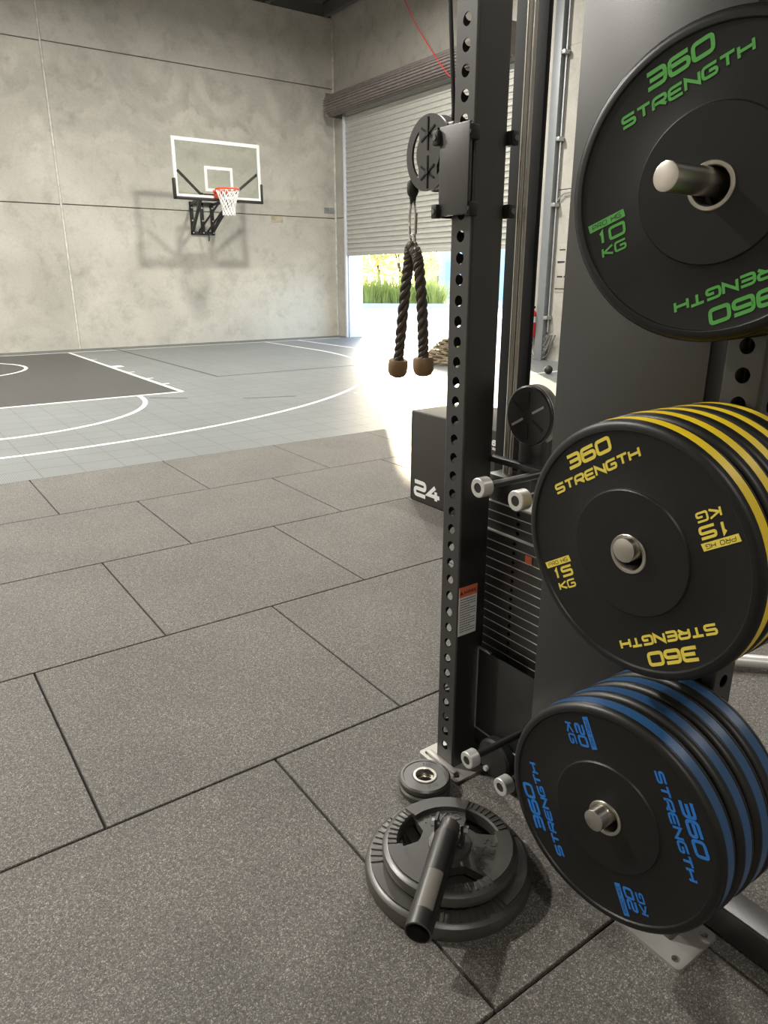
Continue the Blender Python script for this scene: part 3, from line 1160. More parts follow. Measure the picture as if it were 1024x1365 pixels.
def add_holed_strip(bm, w0, w1, wc, z0, z1, zoff, pitch, r, th, M, seg=18):
    """sheet in local (a = along width, b = height, c = thickness 0..th), one round hole per pitch at a=wc"""
    k = math.ceil((z0 - zoff) / pitch + .5)
    zc = zoff + k * pitch
    b = bmesh.new()

    def quad(a0, a1, b0, b1):
        for c in (0, th):
            vs = [b.verts.new((a, bb, c)) for a, bb in ((a0, b0), (a1, b0), (a1, b1), (a0, b1))]
            b.faces.new(vs)
    first = zc - pitch / 2
    quad(w0, w1, z0, first)
    h = pitch / 2
    while zc + h <= z1:
        if wc - h > w0 + 1e-4: quad(w0, wc - h, zc - h, zc + h)
        if wc + h < w1 - 1e-4: quad(wc + h, w1, zc - h, zc + h)
        rings = []
        for c in (0, th):
            ci = [b.verts.new((wc + r * cos(2 * pi * i / 24), zc + r * sin(2 * pi * i / 24), c)) for i in range(24)]
            a0, a1 = max(w0, wc - h), min(w1, wc + h)
            sq = []
            for i in range(24):
                t = 2 * pi * i / 24
                dx, dy = cos(t), sin(t)
                hx = (a1 - wc) if dx > 0 else (wc - a0)
                s = min(hx / abs(dx) if abs(dx) > 1e-6 else 1e9, h / abs(dy) if abs(dy) > 1e-6 else 1e9)
                sq.append(b.verts.new((wc + dx * s, zc + dy * s, c)))
            # exact corners
            for i in range(24):
                j = (i + 1) % 24
                b.faces.new((ci[i], ci[j], sq[j], sq[i]))
            for cx, cy in ((a1, zc + h), (a0, zc + h), (a0, zc - h), (a1, zc - h)):
                ang = atan2(cy - zc, cx - wc) % (2 * pi)
                i = int(ang / (2 * pi / 24)) % 24
                j = (i + 1) % 24
                vi, vj = sq[i], sq[j]
                cc = Vector((cx, cy, c))
                if (vi.co - cc).length > 1e-5 and (vj.co - cc).length > 1e-5:
                    b.faces.new((vi, vj, b.verts.new(cc)))
            rings.append(ci)
        for i in range(24):
            j = (i + 1) % 24
            b.faces.new((rings[0][i], rings[0][j], rings[1][j], rings[1][i]))
        zc += pitch
    quad(w0, w1, zc - h, z1)
    merge(bm, b, M)


def corner_post(bm, cx, cy, r, a0, z0, z1):
    b = bmesh.new()
    lo, hi = [], []
    for i in range(6):
        a = radians(a0 + 90 * i / 5)
        lo.append(b.verts.new((cx + r * cos(a), cy + r * sin(a), z0)))
        hi.append(b.verts.new((cx + r * cos(a), cy + r * sin(a), z1)))
    for i in range(5):
        b.faces.new((lo[i], lo[i + 1], hi[i + 1], hi[i]))
    merge(bm, b)


def upright(x0, x1, y0, y1, z0, z1, zoff, hole_faces, r=.0138):
    bm = bmesh.new()
    f = .006
    th = .003
    mats = {
        '-x': (Matrix(((0, 0, 1, x0), (1, 0, 0, 0), (0, 1, 0, 0), (0, 0, 0, 1))), y0 + f, y1 - f, (y0 + y1) / 2),
        '+x': (Matrix(((0, 0, 1, x1 - th), (1, 0, 0, 0), (0, 1, 0, 0), (0, 0, 0, 1))), y0 + f, y1 - f, (y0 + y1) / 2),
        '-y': (Matrix(((1, 0, 0, 0), (0, 0, 1, y0), (0, 1, 0, 0), (0, 0, 0, 1))), x0 + f, x1 - f, x0 + .0375),
        '+y': (Matrix(((1, 0, 0, 0), (0, 0, 1, y1 - th), (0, 1, 0, 0), (0, 0, 0, 1))), x0 + f, x1 - f, x0 + .0375),
    }
    for k, (M, w0, w1, wc) in mats.items():
        if k in hole_faces:
            add_holed_strip(bm, w0, w1, wc, z0, z1, zoff + (.025 if k == '+y' else 0), .05, r, th, M)
        else:
            b = box(w0, w1, z0, z1, 0, th)
            merge(bm, b, M)
    for cx, cy, a in ((x0 + f, y0 + f, 180), (x1 - f, y0 + f, 270), (x1 - f, y1 - f, 0), (x0 + f, y1 - f, 90)):
        corner_post(bm, cx, cy, f, a, z0, z1)
    return bm


U1 = (.924, 1.028, -4.303, -4.227)
U2 = (.936, 1.012, -5.040, -4.964)
part('upright', upright(*U1, .008, 2.55, .0175, ('-x', '+y', '+x')), M_BLACK, angle=40)
part('upright', upright(*U2, .008, 2.55, .011, ('-x', '-y', '+x')), M_BLACK, angle=40)


def base_plate(x0, x1, y0, y1):
    bm = bmesh.new()
    w, h = x1 - x0, y1 - y0
    holes = [circle(.0095, 16, sx * (w / 2 - .022), sy * (h / 2 - .022)) for sx in (-1, 1) for sy in (-1, 1)]
    add_prism(bm, rounded_rect(w, h, .012), 0, .008, Matrix.Translation(((x0 + x1) / 2, (y0 + y1) / 2, 0)), holes)
    return bm


part('base_plate', base_plate(.890, 1.034, -4.360, -4.180), M_BASEPL)
part('base_plate', base_plate(.884, 1.034, -5.094, -4.920), M_BASEPL)
bm = bmesh.new()
add_box(bm, .905, .924, -4.33, -4.20, .008, .016, .002)
part('weld_flange', bm, M_BASEPL)
part('bottom_beam', box(1.0355, 1.112, -7.2, -4.12, .009, .086, .006, 3), M_BLACK)

# shroud panel (folded sheet) and low guard
bm = bmesh.new()
add_box(bm, .935, .940, -4.937, -4.588, .10, 2.55, .0015)
add_box(bm, .940, 1.20, -4.937, -4.932, .10, 2.55)
part('shroud_panel', bm, M_BLACK2)
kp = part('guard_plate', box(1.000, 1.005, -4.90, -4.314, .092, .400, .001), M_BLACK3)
bm = bmesh.new()  # pale strips standing in for the highlights along the guard plate edges
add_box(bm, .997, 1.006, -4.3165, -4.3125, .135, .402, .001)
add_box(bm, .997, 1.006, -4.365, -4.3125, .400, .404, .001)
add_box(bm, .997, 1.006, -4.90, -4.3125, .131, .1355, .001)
part('edge_highlight', bm, M_GALV, kp)
part('inner_post', box(1.16, 1.20, -4.905, -4.86, .09, 2.5, .004), M_BLACK)

# rear channel with guide rods
part('rear_channel', box(1.165, 1.185, -4.272, -4.172, .09, 2.55, .004), M_DARK)
part('rear_channel', box(1.150, 1.165, -4.296, -4.235, .09, 2.55, .003), M_DARK)
for y, r in ((-4.283, .0065), (-4.303, .0048)):
    bm = bmesh.new(); add_cyl(bm, (1.10, y, .36), (1.10, y, 2.5), r, 16)
    part('guide_rod', bm, M_STEEL)
bm = bmesh.new(); add_cyl(bm, (1.10, -4.485, .36), (1.10, -4.485, 2.5), .0065, 16)
part('guide_rod', bm, M_CHROME)

# weight stack
SY0, SY1 = -4.502, -4.262
for i in range(17):
    z0 = .362 + i * .0275
    sx = 0 if i < 14 else .010
    h = .0238
    bm = bmesh.new()
    # front face with the pin hole: prism in (y,z) with a hole through x
    Mx = Matrix(((0, 0, 1, 1.05 + sx), (1, 0, 0, (SY0 + SY1) / 2), (0, 1, 0, z0 + h / 2), (0, 0, 0, 1)))
    add_prism(bm, rounded_rect(SY1 - SY0, h, .003, 2), 0, .10, Mx, [circle(.0062, 14)])
    sp = part('stack_plate', bm, M_BLACK2)
    part('bright_edge', box(1.051 + sx, 1.149 + sx, SY0 + .002, SY1 - .002, z0 + h, z0 + .0275), M_EDGE, sp)
    if i == 12:
        b2 = box(1.047, 1.0505, -4.452, -4.428, z0 + .002, z0 + .022)
        tag(part('number_sticker', b2, M_ORANGE, sp), 'orange sticker')
    part_z = z0 + .0275
part('stack_head', box(1.06, 1.14, -4.35, -4.25, .832, .905, .006), M_BLACK)

# floating pulley over the stack
fp = bmesh.new()
PC = Vector((1.10, -4.383, 1.082))
Mx = axis_matrix(PC - Vector((.022, 0, 0)), (-1, 0, 0), (0, 0, 1))
add_lathe(fp, [(0, 0), (.078, 0), (.078, .004), (.074, .007), (.03, .0075), (.012, .009), (0, .009)], 48, Mx)
add_box(fp, 1.085, 1.115, PC.y - .04, PC.y + .04, .905, 1.06, .004)
pul = part('stack_pulley', fp, M_BLACK2)
bm = bmesh.new()
add_lathe(bm, [(.070, 0), (.079, 0), (.076, .006), (.070, .012), (.076, .018), (.079, .024), (.070, .024)], 48, axis_matrix(PC + Vector((-.018, 0, 0)), (1, 0, 0)), closed=True)
part('pulley_wheel', bm, M_ALU, pul)
for k in range(6):
    a = radians(30 + 60 * k)
    d_ = Vector((0, -cos(a), sin(a)))
    bm = bmesh.new()
    add_bar(bm, PC + Vector((-.0295, 0, 0)) + d_ * .018, PC + Vector((-.0295, 0, 0)) + d_ * .062, .006, .003, up=(1, 0, 0))
    part('spoke_slot', bm, M_EDGE if k in (0, 3) else M_BLACK3, pul)
part('crossbar', box(1.015, 1.04, -4.958, -4.30, .953, .969, .003), M_BLACK3)
bm = bmesh.new()
for i in range(120):
    add_box(bm, .972, .975, -4.9515, -4.9485, .7 + i * .012, .7085 + i * .012)
part('roller_chain', bm, M_GALV)

# lower pulley housing
bm = bmesh.new()
add_lathe(bm, [(0, 0), (.055, 0), (.062, .006), (.062, .03), (.055, .036), (0, .036)], 40, axis_matrix((1.0, -4.43, .098), (-1, 0, 0)))
lp = part('low_pulley', bm, M_BLACK3)
bm = bmesh.new(); add_cyl(bm, (.966, -4.41, .06), (.955, -4.41, .06), .008, 12)
part('bolt', bm, M_ALU, lp)

# pegs with silver ends
for y, z in ((-4.497, .961), (-4.617, .960), (-4.499, .214), (-4.624, .212)):
    bm = bmesh.new(); add_cyl(bm, (.805, y, z), (1.02, y, z), .0098, 20)
    pg = part('band_peg', bm, M_BLACK)
    bm = bmesh.new(); add_pipe(bm, (.797, y, z), (.828, y, z), .0235, .012, 36, .002)
    part('end_cap', bm, M_ALU, pg)
    bm = bmesh.new(); add_cyl(bm, (.7985, y, z), (.81, y, z), .0122, 20)
    part('bore', bm, M_BLACK3, pg)

# plate storage pegs
for z in (.450, .996, 1.557):
    bm = bmesh.new()
    add_cyl(bm, (.660, -4.996, z), (.937, -4.996, z), .0205, 36, .0015)
    sp = part('plate_peg', bm, M_STEEL if z < 1.2 else M_STEEL)

# warning label on the far upright
wl = part('warning_label', box(.927, .9945, -4.3036, -4.3030, .452, .602), M_LWHITE)
wl['label'] = 'white warning label with orange header'
part('header', box(.927, .9945, -4.3040, -4.3035, .572, .602), M_ORANGE, wl)
bm = bmesh.new()
Mt = Matrix(((1, 0, 0, .967), (0, 0, -1, -4.3040), (0, 1, 0, .580), (0, 0, 0, 1)))
add_text(bm, 'WARNING', .011, .046, .0016, Mt, shear=0, depth=.0003)
add_prism(bm, [(-.006, 0), (.006, 0), (0, .011)], 0, .0003, Matrix(((1, 0, 0, .9355), (0, 0, -1, -4.3040), (0, 1, 0, .580), (0, 0, 0, 1))))
for k in range(14):
    z = .563 - k * .0077
    x = .932
    while x < (.989 if k % 4 != 3 else .965):
        l = random.uniform(.003, .009)
        add_box(bm, x, min(.99, x + l), -4.3040, -4.3035, z, z + .0022)
        x += l + .0016
part('print', bm, M_INK, wl)

# ------------------------------------------------------------------ pulley carriage on the far upright
pc = part('pulley_carriage', box(.895, .905, -4.318, -4.213, 1.563, 1.757, .002), M_BLACK)
for z in (1.735, 1.575):
    part('guide_lug', box(.899, .924, -4.323, -4.304, z - .016, z + .016, .003), M_BLACK3, pc)
    part('guide_lug', box(.886, .905, -4.216, -4.196, z - .016, z + .016, .003), M_BLACK3, pc)
    bm = bmesh.new()
    add_box(bm, 1.029, 1.050, -4.320, -4.285, z - .016, z + .016, .003)
    add_box(bm, .90, 1.05, -4.2265, -4.214, z - .016, z + .016, .003)
    part('wrap_bracket', bm, M_BLACK3, pc)
    for p, q, r in (((.900, -4.3145, z), (.896, -4.3145, z), .006), ((.887, -4.206, z), (.883, -4.206, z), .006), ((1.040, -4.3195, z), (1.040, -4.323, z), .007)):
        bm = bmesh.new()
        add_cyl(bm, p, q, r, 10)
        part('lug_bolt', bm, M_DGALV, pc)

DCY, DCZ = -4.1395, 1.714
R0 = .0865
for x0, x1 in ((.919, .925), (.955, .961)):
    bm = bmesh.new()
    Mx = Matrix(((0, 0, 1, x0), (-1, 0, 0, DCY), (0, 1, 0, DCZ), (0, 0, 0, 1)))
    left = [(.064 * cos(a), .064 * sin(a)) for a in [radians(125 + 110 * i / 14) for i in range(15)]] + [(.032 * cos(a) - .014, .042 * sin(a)) for a in [radians(228 - 96 * i / 10) for i in range(11)]]
    right = [(-x, y) for x, y in left]
    add_prism(bm, circle(R0, 56), 0, x1 - x0, Mx, [left, right])
    part('pulley_cover', bm, M_BLACK, pc)
for dz in (.043, -.043):
    c0 = Vector((.9182, DCY, DCZ + dz))
    bm = bmesh.new()
    add_cyl(bm, c0 + Vector((.003, 0, 0)), c0 - Vector((.005, 0, 0)), .006, 12)
    part('axle_nut', bm, M_BLACK3, pc)
    bm = bmesh.new()
    for k in range(6):
        a = radians(90 + 60 * k)
        d_ = Vector((0, cos(a), sin(a)))
        L = .037 if k in (0, 3) else .030
        add_bar(bm, c0 + d_ * .003, c0 + d_ * L, .0046, .0025, up=(1, 0, 0))
    part('spoke_slot', bm, M_DARK, pc)
    bm = bmesh.new()
    Mx = axis_matrix((.927, DCY, DCZ + dz), (1, 0, 0))
    add_lathe(bm, [(.006, 0), (.038, 0), (.038, .004), (.032, .009), (.032, .017), (.038, .022), (.038, .026), (.006, .026)], 40, Mx, closed=True)
    part('pulley_wheel', bm, M_GALV, pc)
bm = bmesh.new()
add_box(bm, .926, .954, -4.226, DCY - .03, DCZ - .078, DCZ - .040, .005)
add_box(bm, .926, .954, -4.226, DCY - .045, DCZ + .02, DCZ + .06, .005)
part('swivel_block', bm, M_BLACK, pc)

# machine cable
bm = bmesh.new()
add_tube(bm, [(.940, -4.115, 2.6), (.940, -4.185, 2.035), (.940, -4.2085, 1.80), (.940, -4.206, 1.772), (.940, -4.185, 1.765)], .0052, 8)
add_tube(bm, [(.940, -4.105, 1.675), (.938, -4.088, 1.668), (.934, -4.068, 1.655), (.932, -4.064, 1.61)], .0042, 8)
part('cable', bm, M_CABLE)
bm = bmesh.new()
add_lathe(bm, [(0, 0), (.007, 0), (.0095, .018), (.013, .022), (.0155, .03), (.0155, .046), (.013, .055), (.006, .060), (0, .060)], 24, axis_matrix((.932, -4.064, 1.604), (0, 0, 1)))
part('cable_stop', bm, M_BLACK3)

# carabiner
cb = empty('carabiner', (.932, -4.064, 1.512), 'silver carabiner clip linking the cable stop to the rope handle', 'carabiner')
bm = bmesh.new()
pts = []
for i in range(36):
    a = 2 * pi * i / 36
    w_ = .0125 + .003 * sin(a)
    pts.append((.0016 * sin(2 * a), 1.06 * w_ * cos(a), .049 + .051 * sin(a)))
add_tube(bm, pts, .0036, 8, closed=True)
link_bm('hook_body', bm, M_CHROME, cb)
bm = bmesh.new(); add_cyl(bm, (0, -.0135, .02), (0, -.0145, .07), .0042, 10)
link_bm('spring_gate', bm, M_STEEL, cb)

# triceps rope
tr = empty('triceps_rope', (.932, -4.064, 1.512), 'dark twisted triceps rope with two rubber ends hanging from the carabiner', 'rope handle')
TO = Vector((.932, -4.064, 1.512))
bm = bmesh.new()
ring = [(0, .011 * cos(2 * pi * i / 20), .004 + .013 * sin(2 * pi * i / 20)) for i in range(20)]
add_tube(bm, [(x, y, z) for x, y, z in ring], .004, 8, closed=True)
add_tube(bm, [(0, .006, -.005), (.0, .013, -.018), (0, .016, -.034)], .005, 8)
add_tube(bm, [(0, -.006, -.005), (.0, -.018, -.018), (0, -.024, -.034)], .005, 8)
add_box(bm, -.010, .010, -.026, .018, -.028, -.012, .004)
link_bm('steel_fitting', bm, M_CHROME, tr)


def bez(P, n):
    out = []
    m = len(P) - 1
    for i in range(n + 1):
        t = i / n * m
        k = min(int(t), m - 1)
        t -= k
        p = [Vector(P[max(0, min(m, k + j))]) for j in (-1, 0, 1, 2)]
        out.append(.5 * ((2 * p[1]) + (-p[0] + p[2]) * t + (2 * p[0] - 5 * p[1] + 4 * p[2] - p[3]) * t * t + (-p[0] + 3 * p[1] - 3 * p[2] + p[3]) * t ** 3))
    return out


def strand_rope(path, R, turns):
    bm = bmesh.new()
    n = len(path)
    for s in range(3):
        pts = []
        for i, p in enumerate(path):
            t = path[min(i + 1, n - 1)] - path[max(0, i - 1)]
            t.normalize()
            u = Vector((1, 0, 0)); u = (u - u.dot(t) * t).normalized(); v = t.cross(u)
            a = 2 * pi * (s / 3 + turns * i / n)
            pts.append(p + (u * cos(a) + v * sin(a)) * R * .52)
        add_tube(bm, pts, R * .52, 8)
    return bm


for P in ([(0, -.004, -.012), (0, .008, -.014), (0, .014, -.05), (0, .030, -.13), (0, .046, -.235), (0, .056, -.302)],
          [(0, -.008, -.020), (0, -.018, -.03), (0, -.028, -.06), (0, -.043, -.15), (0, -.050, -.24), (0, -.052, -.287)]):
    P = [Vector(p) * 1.06 for p in P]
    pth = bez(P, 70)
    st = link_bm('rope_strand', strand_rope(pth, .0152, 6.5), M_ROPE, tr)
    e = pth[-1]
    dn = (pth[-1] - pth[-6]).normalized()
    bm = bmesh.new()
    add_lathe(bm, [(0, -.008), (.0255, -.010), (.028, -.006), (.029, .008), (.028, .025), (.022, .036), (.0115, .041), (0, .042)], 32, axis_matrix(e, dn))
    link_bm('end_stop', bm, M_STOP, st)

# ------------------------------------------------------------------ bumper plates
def bumper_meshes(tk):
    """local frame: face at z=0 looking to +z, body towards -z"""
    R = .225
    g = .0012
    body = bmesh.new()
    a0, a1 = -tk * .29, -tk * .71
    prof = [(.0345, -.001), (.109, -.001), (.1105, -.0022), (.1115, -.0045), (.113, -.0050), (.2045, -.0050), (.2060, -.0046), (.2075, -.0018), (.2085, -.0012),
            (.2140, -.0012), (.2185, -.0026), (.2220, -.0056), (.2243, -.0100), (R, -.0135), (R, a0 + g), (R - .0012, a0 + g * .5), (R - .0012, a0),
            (R - .0012, a1), (R - .0012, a1 - g * .5), (R, a1 - g), (R, -tk + .0135), (.2243, -tk + .010), (.2220, -tk + .0056), (.2185, -tk + .0026), (.2140, -tk + .0012), (.2060, -tk + .004),
            (.113, -tk + .005), (.1105, -tk + .001), (.0345, -tk + .001)]
    add_lathe(body, prof, 96, closed=True)
    band = bmesh.new()
    add_lathe(band, [(R - .0015, a0), (R - .0002, a0 - .0006), (R - .0002, a1 + .0006), (R - .0015, a1)], 96)
    hub = bmesh.new()
    add_lathe(hub, [(.0260, -.006), (.0272, -.0012), (.0285, .0010), (.0335, .0014), (.0345, .0004), (.0350, -.002), (.0350, -tk + .002), (.0335, -tk), (.0260, -tk + .002)], 64, closed=True)
    return body, band, hub


def plate_letters(kg, M_let, color, e):
    z = -.0050
    for s in (0, 1):
        Rm = Matrix.Rotation(pi * s, 4, 'Z')
        T = lambda x, y: Rm @ Matrix.Translation((x, y, z))
        bm = bmesh.new()
        add_text(bm, '360', .0255, .104, .0058, T(.002, .1680), wr=1.02, gapr=.26, depth=.0009, rad=.22)
        add_text(bm, 'STRENGTH', .0180, .199, .0041, T(0, .1385), wr=1.0, gapr=.26, depth=.0009)
        a = link_bm('name_lettering', bm, M_let, e)
        a['label'] = color + ' raised lettering'
        bm = bmesh.new()
        add_text(bm, kg, .0205, .047, .0044, T(-.161, -.0070), wr=1.1, gapr=.30, depth=.0009, rad=.18)
        add_text(bm, 'KG', .0160, .044, .0032, T(-.165, -.0285), wr=1.1, gapr=.28, depth=.0009, rad=.2)
        b = bmesh.new()
        add_box(b, -.197, -.133, .0180, .0300, 0, .0009)
        merge(bm, b, T(0, 0))
        a = link_bm('weight_lettering', bm, M_let, e)
        a['label'] = color + ' weight marking with a banner'
        ink = bmesh.new()
        add_text(ink, 'PRO HG', .0072, .052, .0010, Rm @ Matrix.Translation((-.165, .0204, z + .0009)), shear=.18, depth=.0002, gapr=.3)
        link_bm('small_print', ink, M_INK, a)


def plate_matrix(c, yaw, pit, spin):
    n = Vector((-cos(yaw) * cos(pit), sin(yaw) * cos(pit), sin(pit))).normalized()
    up = (Vector((0, 0, 1)) - n.z * n).normalized()
    rt = up.cross(n)
    rt2 = rt * cos(spin) + up * sin(spin)
    up2 = -rt * sin(spin) + up * cos(spin)
    return Matrix(((rt2.x, up2.x, n.x, c[0]), (rt2.y, up2.y, n.y, c[1]), (rt2.z, up2.z, n.z, c[2]), (0, 0, 0, 1)))


ORD = ['outermost', 'second from the outside', 'third from the outside', 'fourth from the outside', 'innermost']


def plate_stack(color, kg, tk, M_band, M_let, poses, group, where, weight_words):
    body, band, hub = bumper_meshes(tk)
    protos = None
    for i, (c, yaw, pit, spin) in enumerate(poses):
        nm = ORD[i] if i < len(poses) - 1 else 'innermost'
        lab = '%s black bumper plate with %s %s' % (nm, color + ' band', where)
        if i == 0:
            lab = 'outermost black bumper plate with %s lettering reading %s kg %s' % (color, kg, where)
        e = empty('bumper_plate', label=lab, cat='weight plate', group=group, mat=plate_matrix(c, yaw, pit, spin))
        if protos is None:
            a = link_bm('plate_body', body, M_RUBBER, e, 28)
            b_ = link_bm('colour_band', band, M_band, e)
            b_['label'] = color + ' band'
            h_ = link_bm('steel_hub', hub, M_STEEL, e, 28)
            protos = (a, b_, h_)
            plate_letters(kg, M_let, color, e)
        else:
            for p in protos:
                q = p.copy()
                COL.objects.link(q)
                q.parent = e


yx, ty = .676, .0485
plate_stack('yellow', '15', ty, M_YBAND, M_YELLOW,
            [((yx + i * (ty + .0022), -4.9945, .9895 - (.004 if i == 0 else 0)), -.004, (-.074, -.052, -.032, -.015, 0)[i], radians((32, 120, -60, 200, 75)[i])) for i in range(5)],
            'yellow banded plates on the middle peg', 'on the middle peg', '')
tb_ = .0565
plate_stack('blue', '20', tb_, M_BBAND, M_BLUE,
            [((.690 + i * (tb_ + .0045), -5.000, .4440), (-.1, -.067, -.033, 0)[i], (.012, .008, .004, 0)[i], radians((117, 20, 220, 300)[i])) for i in range(4)],
            'blue banded plates on the bottom peg', 'on the bottom peg', '')
tg = .039
plate_stack('green', '10', tg, M_GBAND, M_GREEN,
            [((.757 + i * (tg + .0160), -5.006 + .005 * i, 1.5505), (-.205, -.14, -.07)[i], (-.030, -.02, -.01)[i], radians((22.6, 140, 260)[i])) for i in range(3)],
            'green banded plates on the top peg', 'on the top peg', '')

# ------------------------------------------------------------------ plyo box
BX, BY1, BY0, BZ = 2.52, -2.005, -2.90, .607
pb = empty('plyo_box', (BX, BY1, 0), 'black soft plyometric box with a white 24 standing behind the rack', 'plyo box')
o = Vector((BX, BY1, 0))
link_bm('body', shift(box(BX, BX + .51, BY0, BY1, .0, BZ, .012, 3), -o), M_FOAM, pb)
bm = bmesh.new()
Mt = Matrix(((0, 0, -1, BX), (-1, 0, 0, -2.185), (0, 1, 0, .040), (0, 0, 0, 1)))
add_text(bm, '24', .112, .275, .026, Mt, wr=1.2, gapr=.34, shear=-.05, depth=.001)
Mt = Matrix(((0, 0, -1, BX), (-1, 0, 0, -2.785), (0, 1, 0, .512), (0, 0, 0, 1)))
add_text(bm, '360', .034, .11, .009, Mt, wr=1.02, gapr=.36, depth=.001)
Mt = Matrix(((0, 0, -1, BX), (-1, 0, 0, -2.81), (0, 1, 0, .485), (0, 0, 0, 1)))
add_text(bm, 'STRENGTH', .018, .15, .0045, Mt, wr=1.0, gapr=.5, depth=.001)
tag(link_bm('lettering', shift(bm, -o), M_LWHITE, pb), 'white printed 24')
bm = bmesh.new()
for yy in (BY1 - .012, BY0 + .012):
    add_tube(bm, [(BX + .004, yy, .012), (BX + .004, yy, BZ - .012)], .006, 6)
link_bm('corner_seam', shift(bm, -o), M_BLACK3, pb)

# ------------------------------------------------------------------ plates on the floor
def grip_plate(R, th, rin, rweb, angs, hx):
    """tri-grip plate, axis z, bottom at 0"""
    bm = bmesh.new()
    hw = radians(27)
    # outer rim with rounded edge
    add_lathe(bm, [(rin, .004), (R - .012, .001), (R - .003, .005), (R, .012), (R, th * .55), (R - .003, th * .8), (R - .010, th - .003), (R - .016, th - .001), (rin + .004, th - .001), (rin, th - .006)], 96, closed=True)
    # web with three grip openings
    holes = [circle(.0262, 32)]
    for a in angs:
        a = radians(a)
        hl = [((rin + .001) * cos(a + hw * t), (rin + .001) * sin(a + hw * t)) for t in [1 - 2 * i / 10 for i in range(11)]]
        r0 = hx
        hl += [(r0 * cos(a - hw * .52), r0 * sin(a - hw * .52)), (r0 * .95 * cos(a), r0 * .95 * sin(a)), (r0 * cos(a + hw * .52), r0 * sin(a + hw * .52))]
        holes.append(hl)
    outline = []
    # web outline follows rim between openings
    add_prism(bm, circle(rin + .004, 96), .008, th - .008, None, holes)
    # arched pads on the rim between the grips
    for a in angs:
        c = radians(a + 60)
        w = radians(60) - hw * .95
        outer = [((R - .014) * cos(c + w * (1 - 2 * i / 16)), (R - .014) * sin(c + w * (1 - 2 * i / 16))) for i in range(17)]
        inner = [((rin - .010 + .016 * (1 - abs(1 - i / 8)) ** .5 * 0) * cos(c - w * (1 - 2 * i / 16)), (rin - .010) * sin(c - w * (1 - 2 * i / 16))) for i in range(17)]
        add_prism(bm, outer + inner, th - .009, th + .0035)
    # hub boss
    add_lathe(bm, [(.0262, .003), (.050, .003), (.060, th * .3), (.052, th - .002), (.046, th), (.0262, th)], 48, closed=True)
    # finger ridges on the rim over each grip
    for a in angs:
        for k in range(8):
            t = radians(a) + hw * .82 * (1 - 2 * k / 7)
            d_ = Vector((cos(t), sin(t), 0))
            add_bar(bm, d_ * (rin + .004) + Vector((0, 0, th - .0005)), d_ * (R - .014) + Vector((0, 0, th - .0005)), .0042, .004, up=(0, 0, 1))
    return bm


ZF = 0.0
FC = Vector((.661, -4.592, 0))
bp_ = tag(link_bm('weight_plate', grip_plate(.208, .050, .158, .0, (128, 8, 248), .105), M_IRON, None, 30, None, FC), 'largest round grip plate flat on the floor, bottom of the pile under the landmine tube', 'weight plate')
tpE = empty('weight_plate', FC + Vector((.003, -.001, .0540)), 'mid-size grip plate marked 10KG 22LB lying on the largest floor plate', 'weight plate')
link_bm('plate_body', grip_plate(.1685, .040, .128, .0, (124, 4, 244), .078), M_IRON, tpE, 30)
for txt, a, r in (('10KG', 64, .088), ('22LB', -56, .090)):
    a = radians(a)
    bm = bmesh.new()
    Mt = Matrix.Rotation(a - pi / 2, 4, 'Z') @ Matrix.Translation((0, r - .011, .032))
    add_text(bm, txt, .030, .098, .0042, Mt, wr=.7, gapr=.35, shear=0, depth=.0016, rad=.15)
    link_bm('raised_lettering', bm, M_IRON, tpE)

for k, lab in ((0, 'lower of the two small change plates on the rack base plate'), (1, 'upper of the two small change plates by the upright foot')):
    cx, cy = (.806, -4.318) if k == 0 else (.810, -4.312)
    e = empty('change_plate', (cx, cy, .0005 + .0215 * k), lab, 'weight plate', 'small change plates')
    if k == 0:
        bm = bmesh.new()
        add_lathe(bm, [(.0275, .002), (.0300, 0), (.0715, 0), (.0750, .003), (.0755, .010), (.0750, .016), (.0705, .0205), (.0640, .0205), (.0620, .0185), (.0375, .0185), (.0360, .0205), (.0275, .0205)], 72, closed=True)
        A = link_bm('plate_body', bm, M_IRON, e, 28)
        bm = bmesh.new()
        add_lathe(bm, [(.0262, .0005), (.0340, .0005), (.0345, .0200), (.0338, .0211), (.0275, .0211), (.0262, .0198)], 48, closed=True)
        B = link_bm('steel_bush', bm, M_STEEL, e, 28)
        bm = bmesh.new()
        for a in (-100, 45):
            add_text(bm, '125KG', .010, .036, .0014, Matrix.Rotation(radians(a) - pi / 2, 4, 'Z') @ Matrix.Translation((0, .044, .0184)), wr=.7, shear=0, depth=.0008)
        Cc = link_bm('raised_lettering', bm, M_IRON, e)
        protos = (A, B, Cc)
    else:
        for p in protos:
            q = p.copy(); COL.objects.link(q); q.parent = e

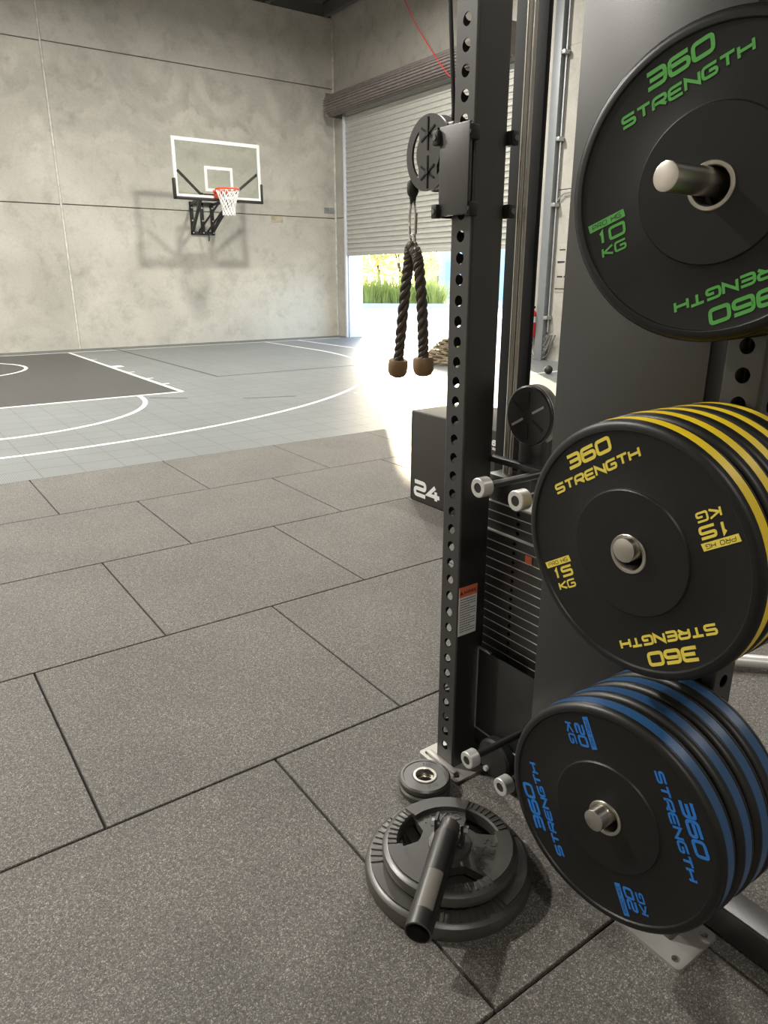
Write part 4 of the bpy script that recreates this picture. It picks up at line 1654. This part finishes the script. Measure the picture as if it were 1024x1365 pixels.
# landmine attachment
P0 = Vector((.662, -4.594, .142))
P1 = Vector((.424, -4.770, .119))
ax = (P1 - P0).normalized()
lm = empty('landmine_attachment', FC + Vector((0, 0, .097)), 'black landmine tube lying across the plates with its open end towards the camera', 'landmine')
o = Vector((FC.x, FC.y, .097))
bm = bmesh.new()
add_pipe(bm, P0 + ax * .034, P1, .0300, .0262, 48, .001)
tu = link_bm('sleeve_tube', shift(bm, -o), M_BLACK, lm)
bm = bmesh.new()
sidev = ax.cross(Vector((0, 0, 1))).normalized()
upv = sidev.cross(ax).normalized()
s0 = P0 + ax * .155
s1 = P0 + ax * .255
b = bmesh.new()
rr = .0303
for i in range(9):
    a = radians(25 - 70 * i / 8)
    off = (upv * cos(a) + sidev * sin(a)) * rr
    b.verts.new(s0 + off); b.verts.new(s1 + off)
b.verts.ensure_lookup_table()
for i in range(8):
    b.faces.new((b.verts[2 * i], b.verts[2 * i + 1], b.verts[2 * i + 3], b.verts[2 * i + 2]))
merge(bm, b)
tag(link_bm('sticker', shift(bm, -o), simple('grey_sticker', (.17, .16, .14), .35), lm), 'plain grey sticker')
bm = bmesh.new()
for s in (-1, 1):
    c0 = P0 + sidev * (s * .033)
    add_bar(bm, c0 + Vector((0, 0, -.045)), c0 + Vector((0, 0, .022)), .006, .030, up=ax)
add_bar(bm, P0 - sidev * .036 + Vector((0, 0, -.042)), P0 + sidev * .036 + Vector((0, 0, -.042)), .030, .008, up=(0, 0, 1))
link_bm('pivot_yoke', shift(bm, -o), M_BLACK, lm)
bm = bmesh.new()
add_cyl(bm, P0 - sidev * .044, P0 + sidev * .044, .006, 14)
add_cyl(bm, P0 - sidev * .046, P0 - sidev * .036, .010, 6)
add_cyl(bm, P0 + sidev * .036, P0 + sidev * .046, .010, 6)
link_bm('pivot_bolt', shift(bm, -o), M_GALV, lm)
bm = bmesh.new()
add_cyl(bm, (FC.x, FC.y, .02), (FC.x, FC.y, .108), .0245, 32, .002)
add_lathe(bm, [(0, 0), (.030, 0), (.030, .008), (.026, .012), (0, .012)], 32, Matrix.Translation((FC.x, FC.y, .0985)))
link_bm('centre_post', shift(bm, -o), M_BLACK, lm)
bm = bmesh.new()
add_cyl(bm, P0 - ax * .004, P0 + ax * .045, .0255, 28, .003)
link_bm('tube_end_plug', shift(bm, -o), M_IRON, lm)
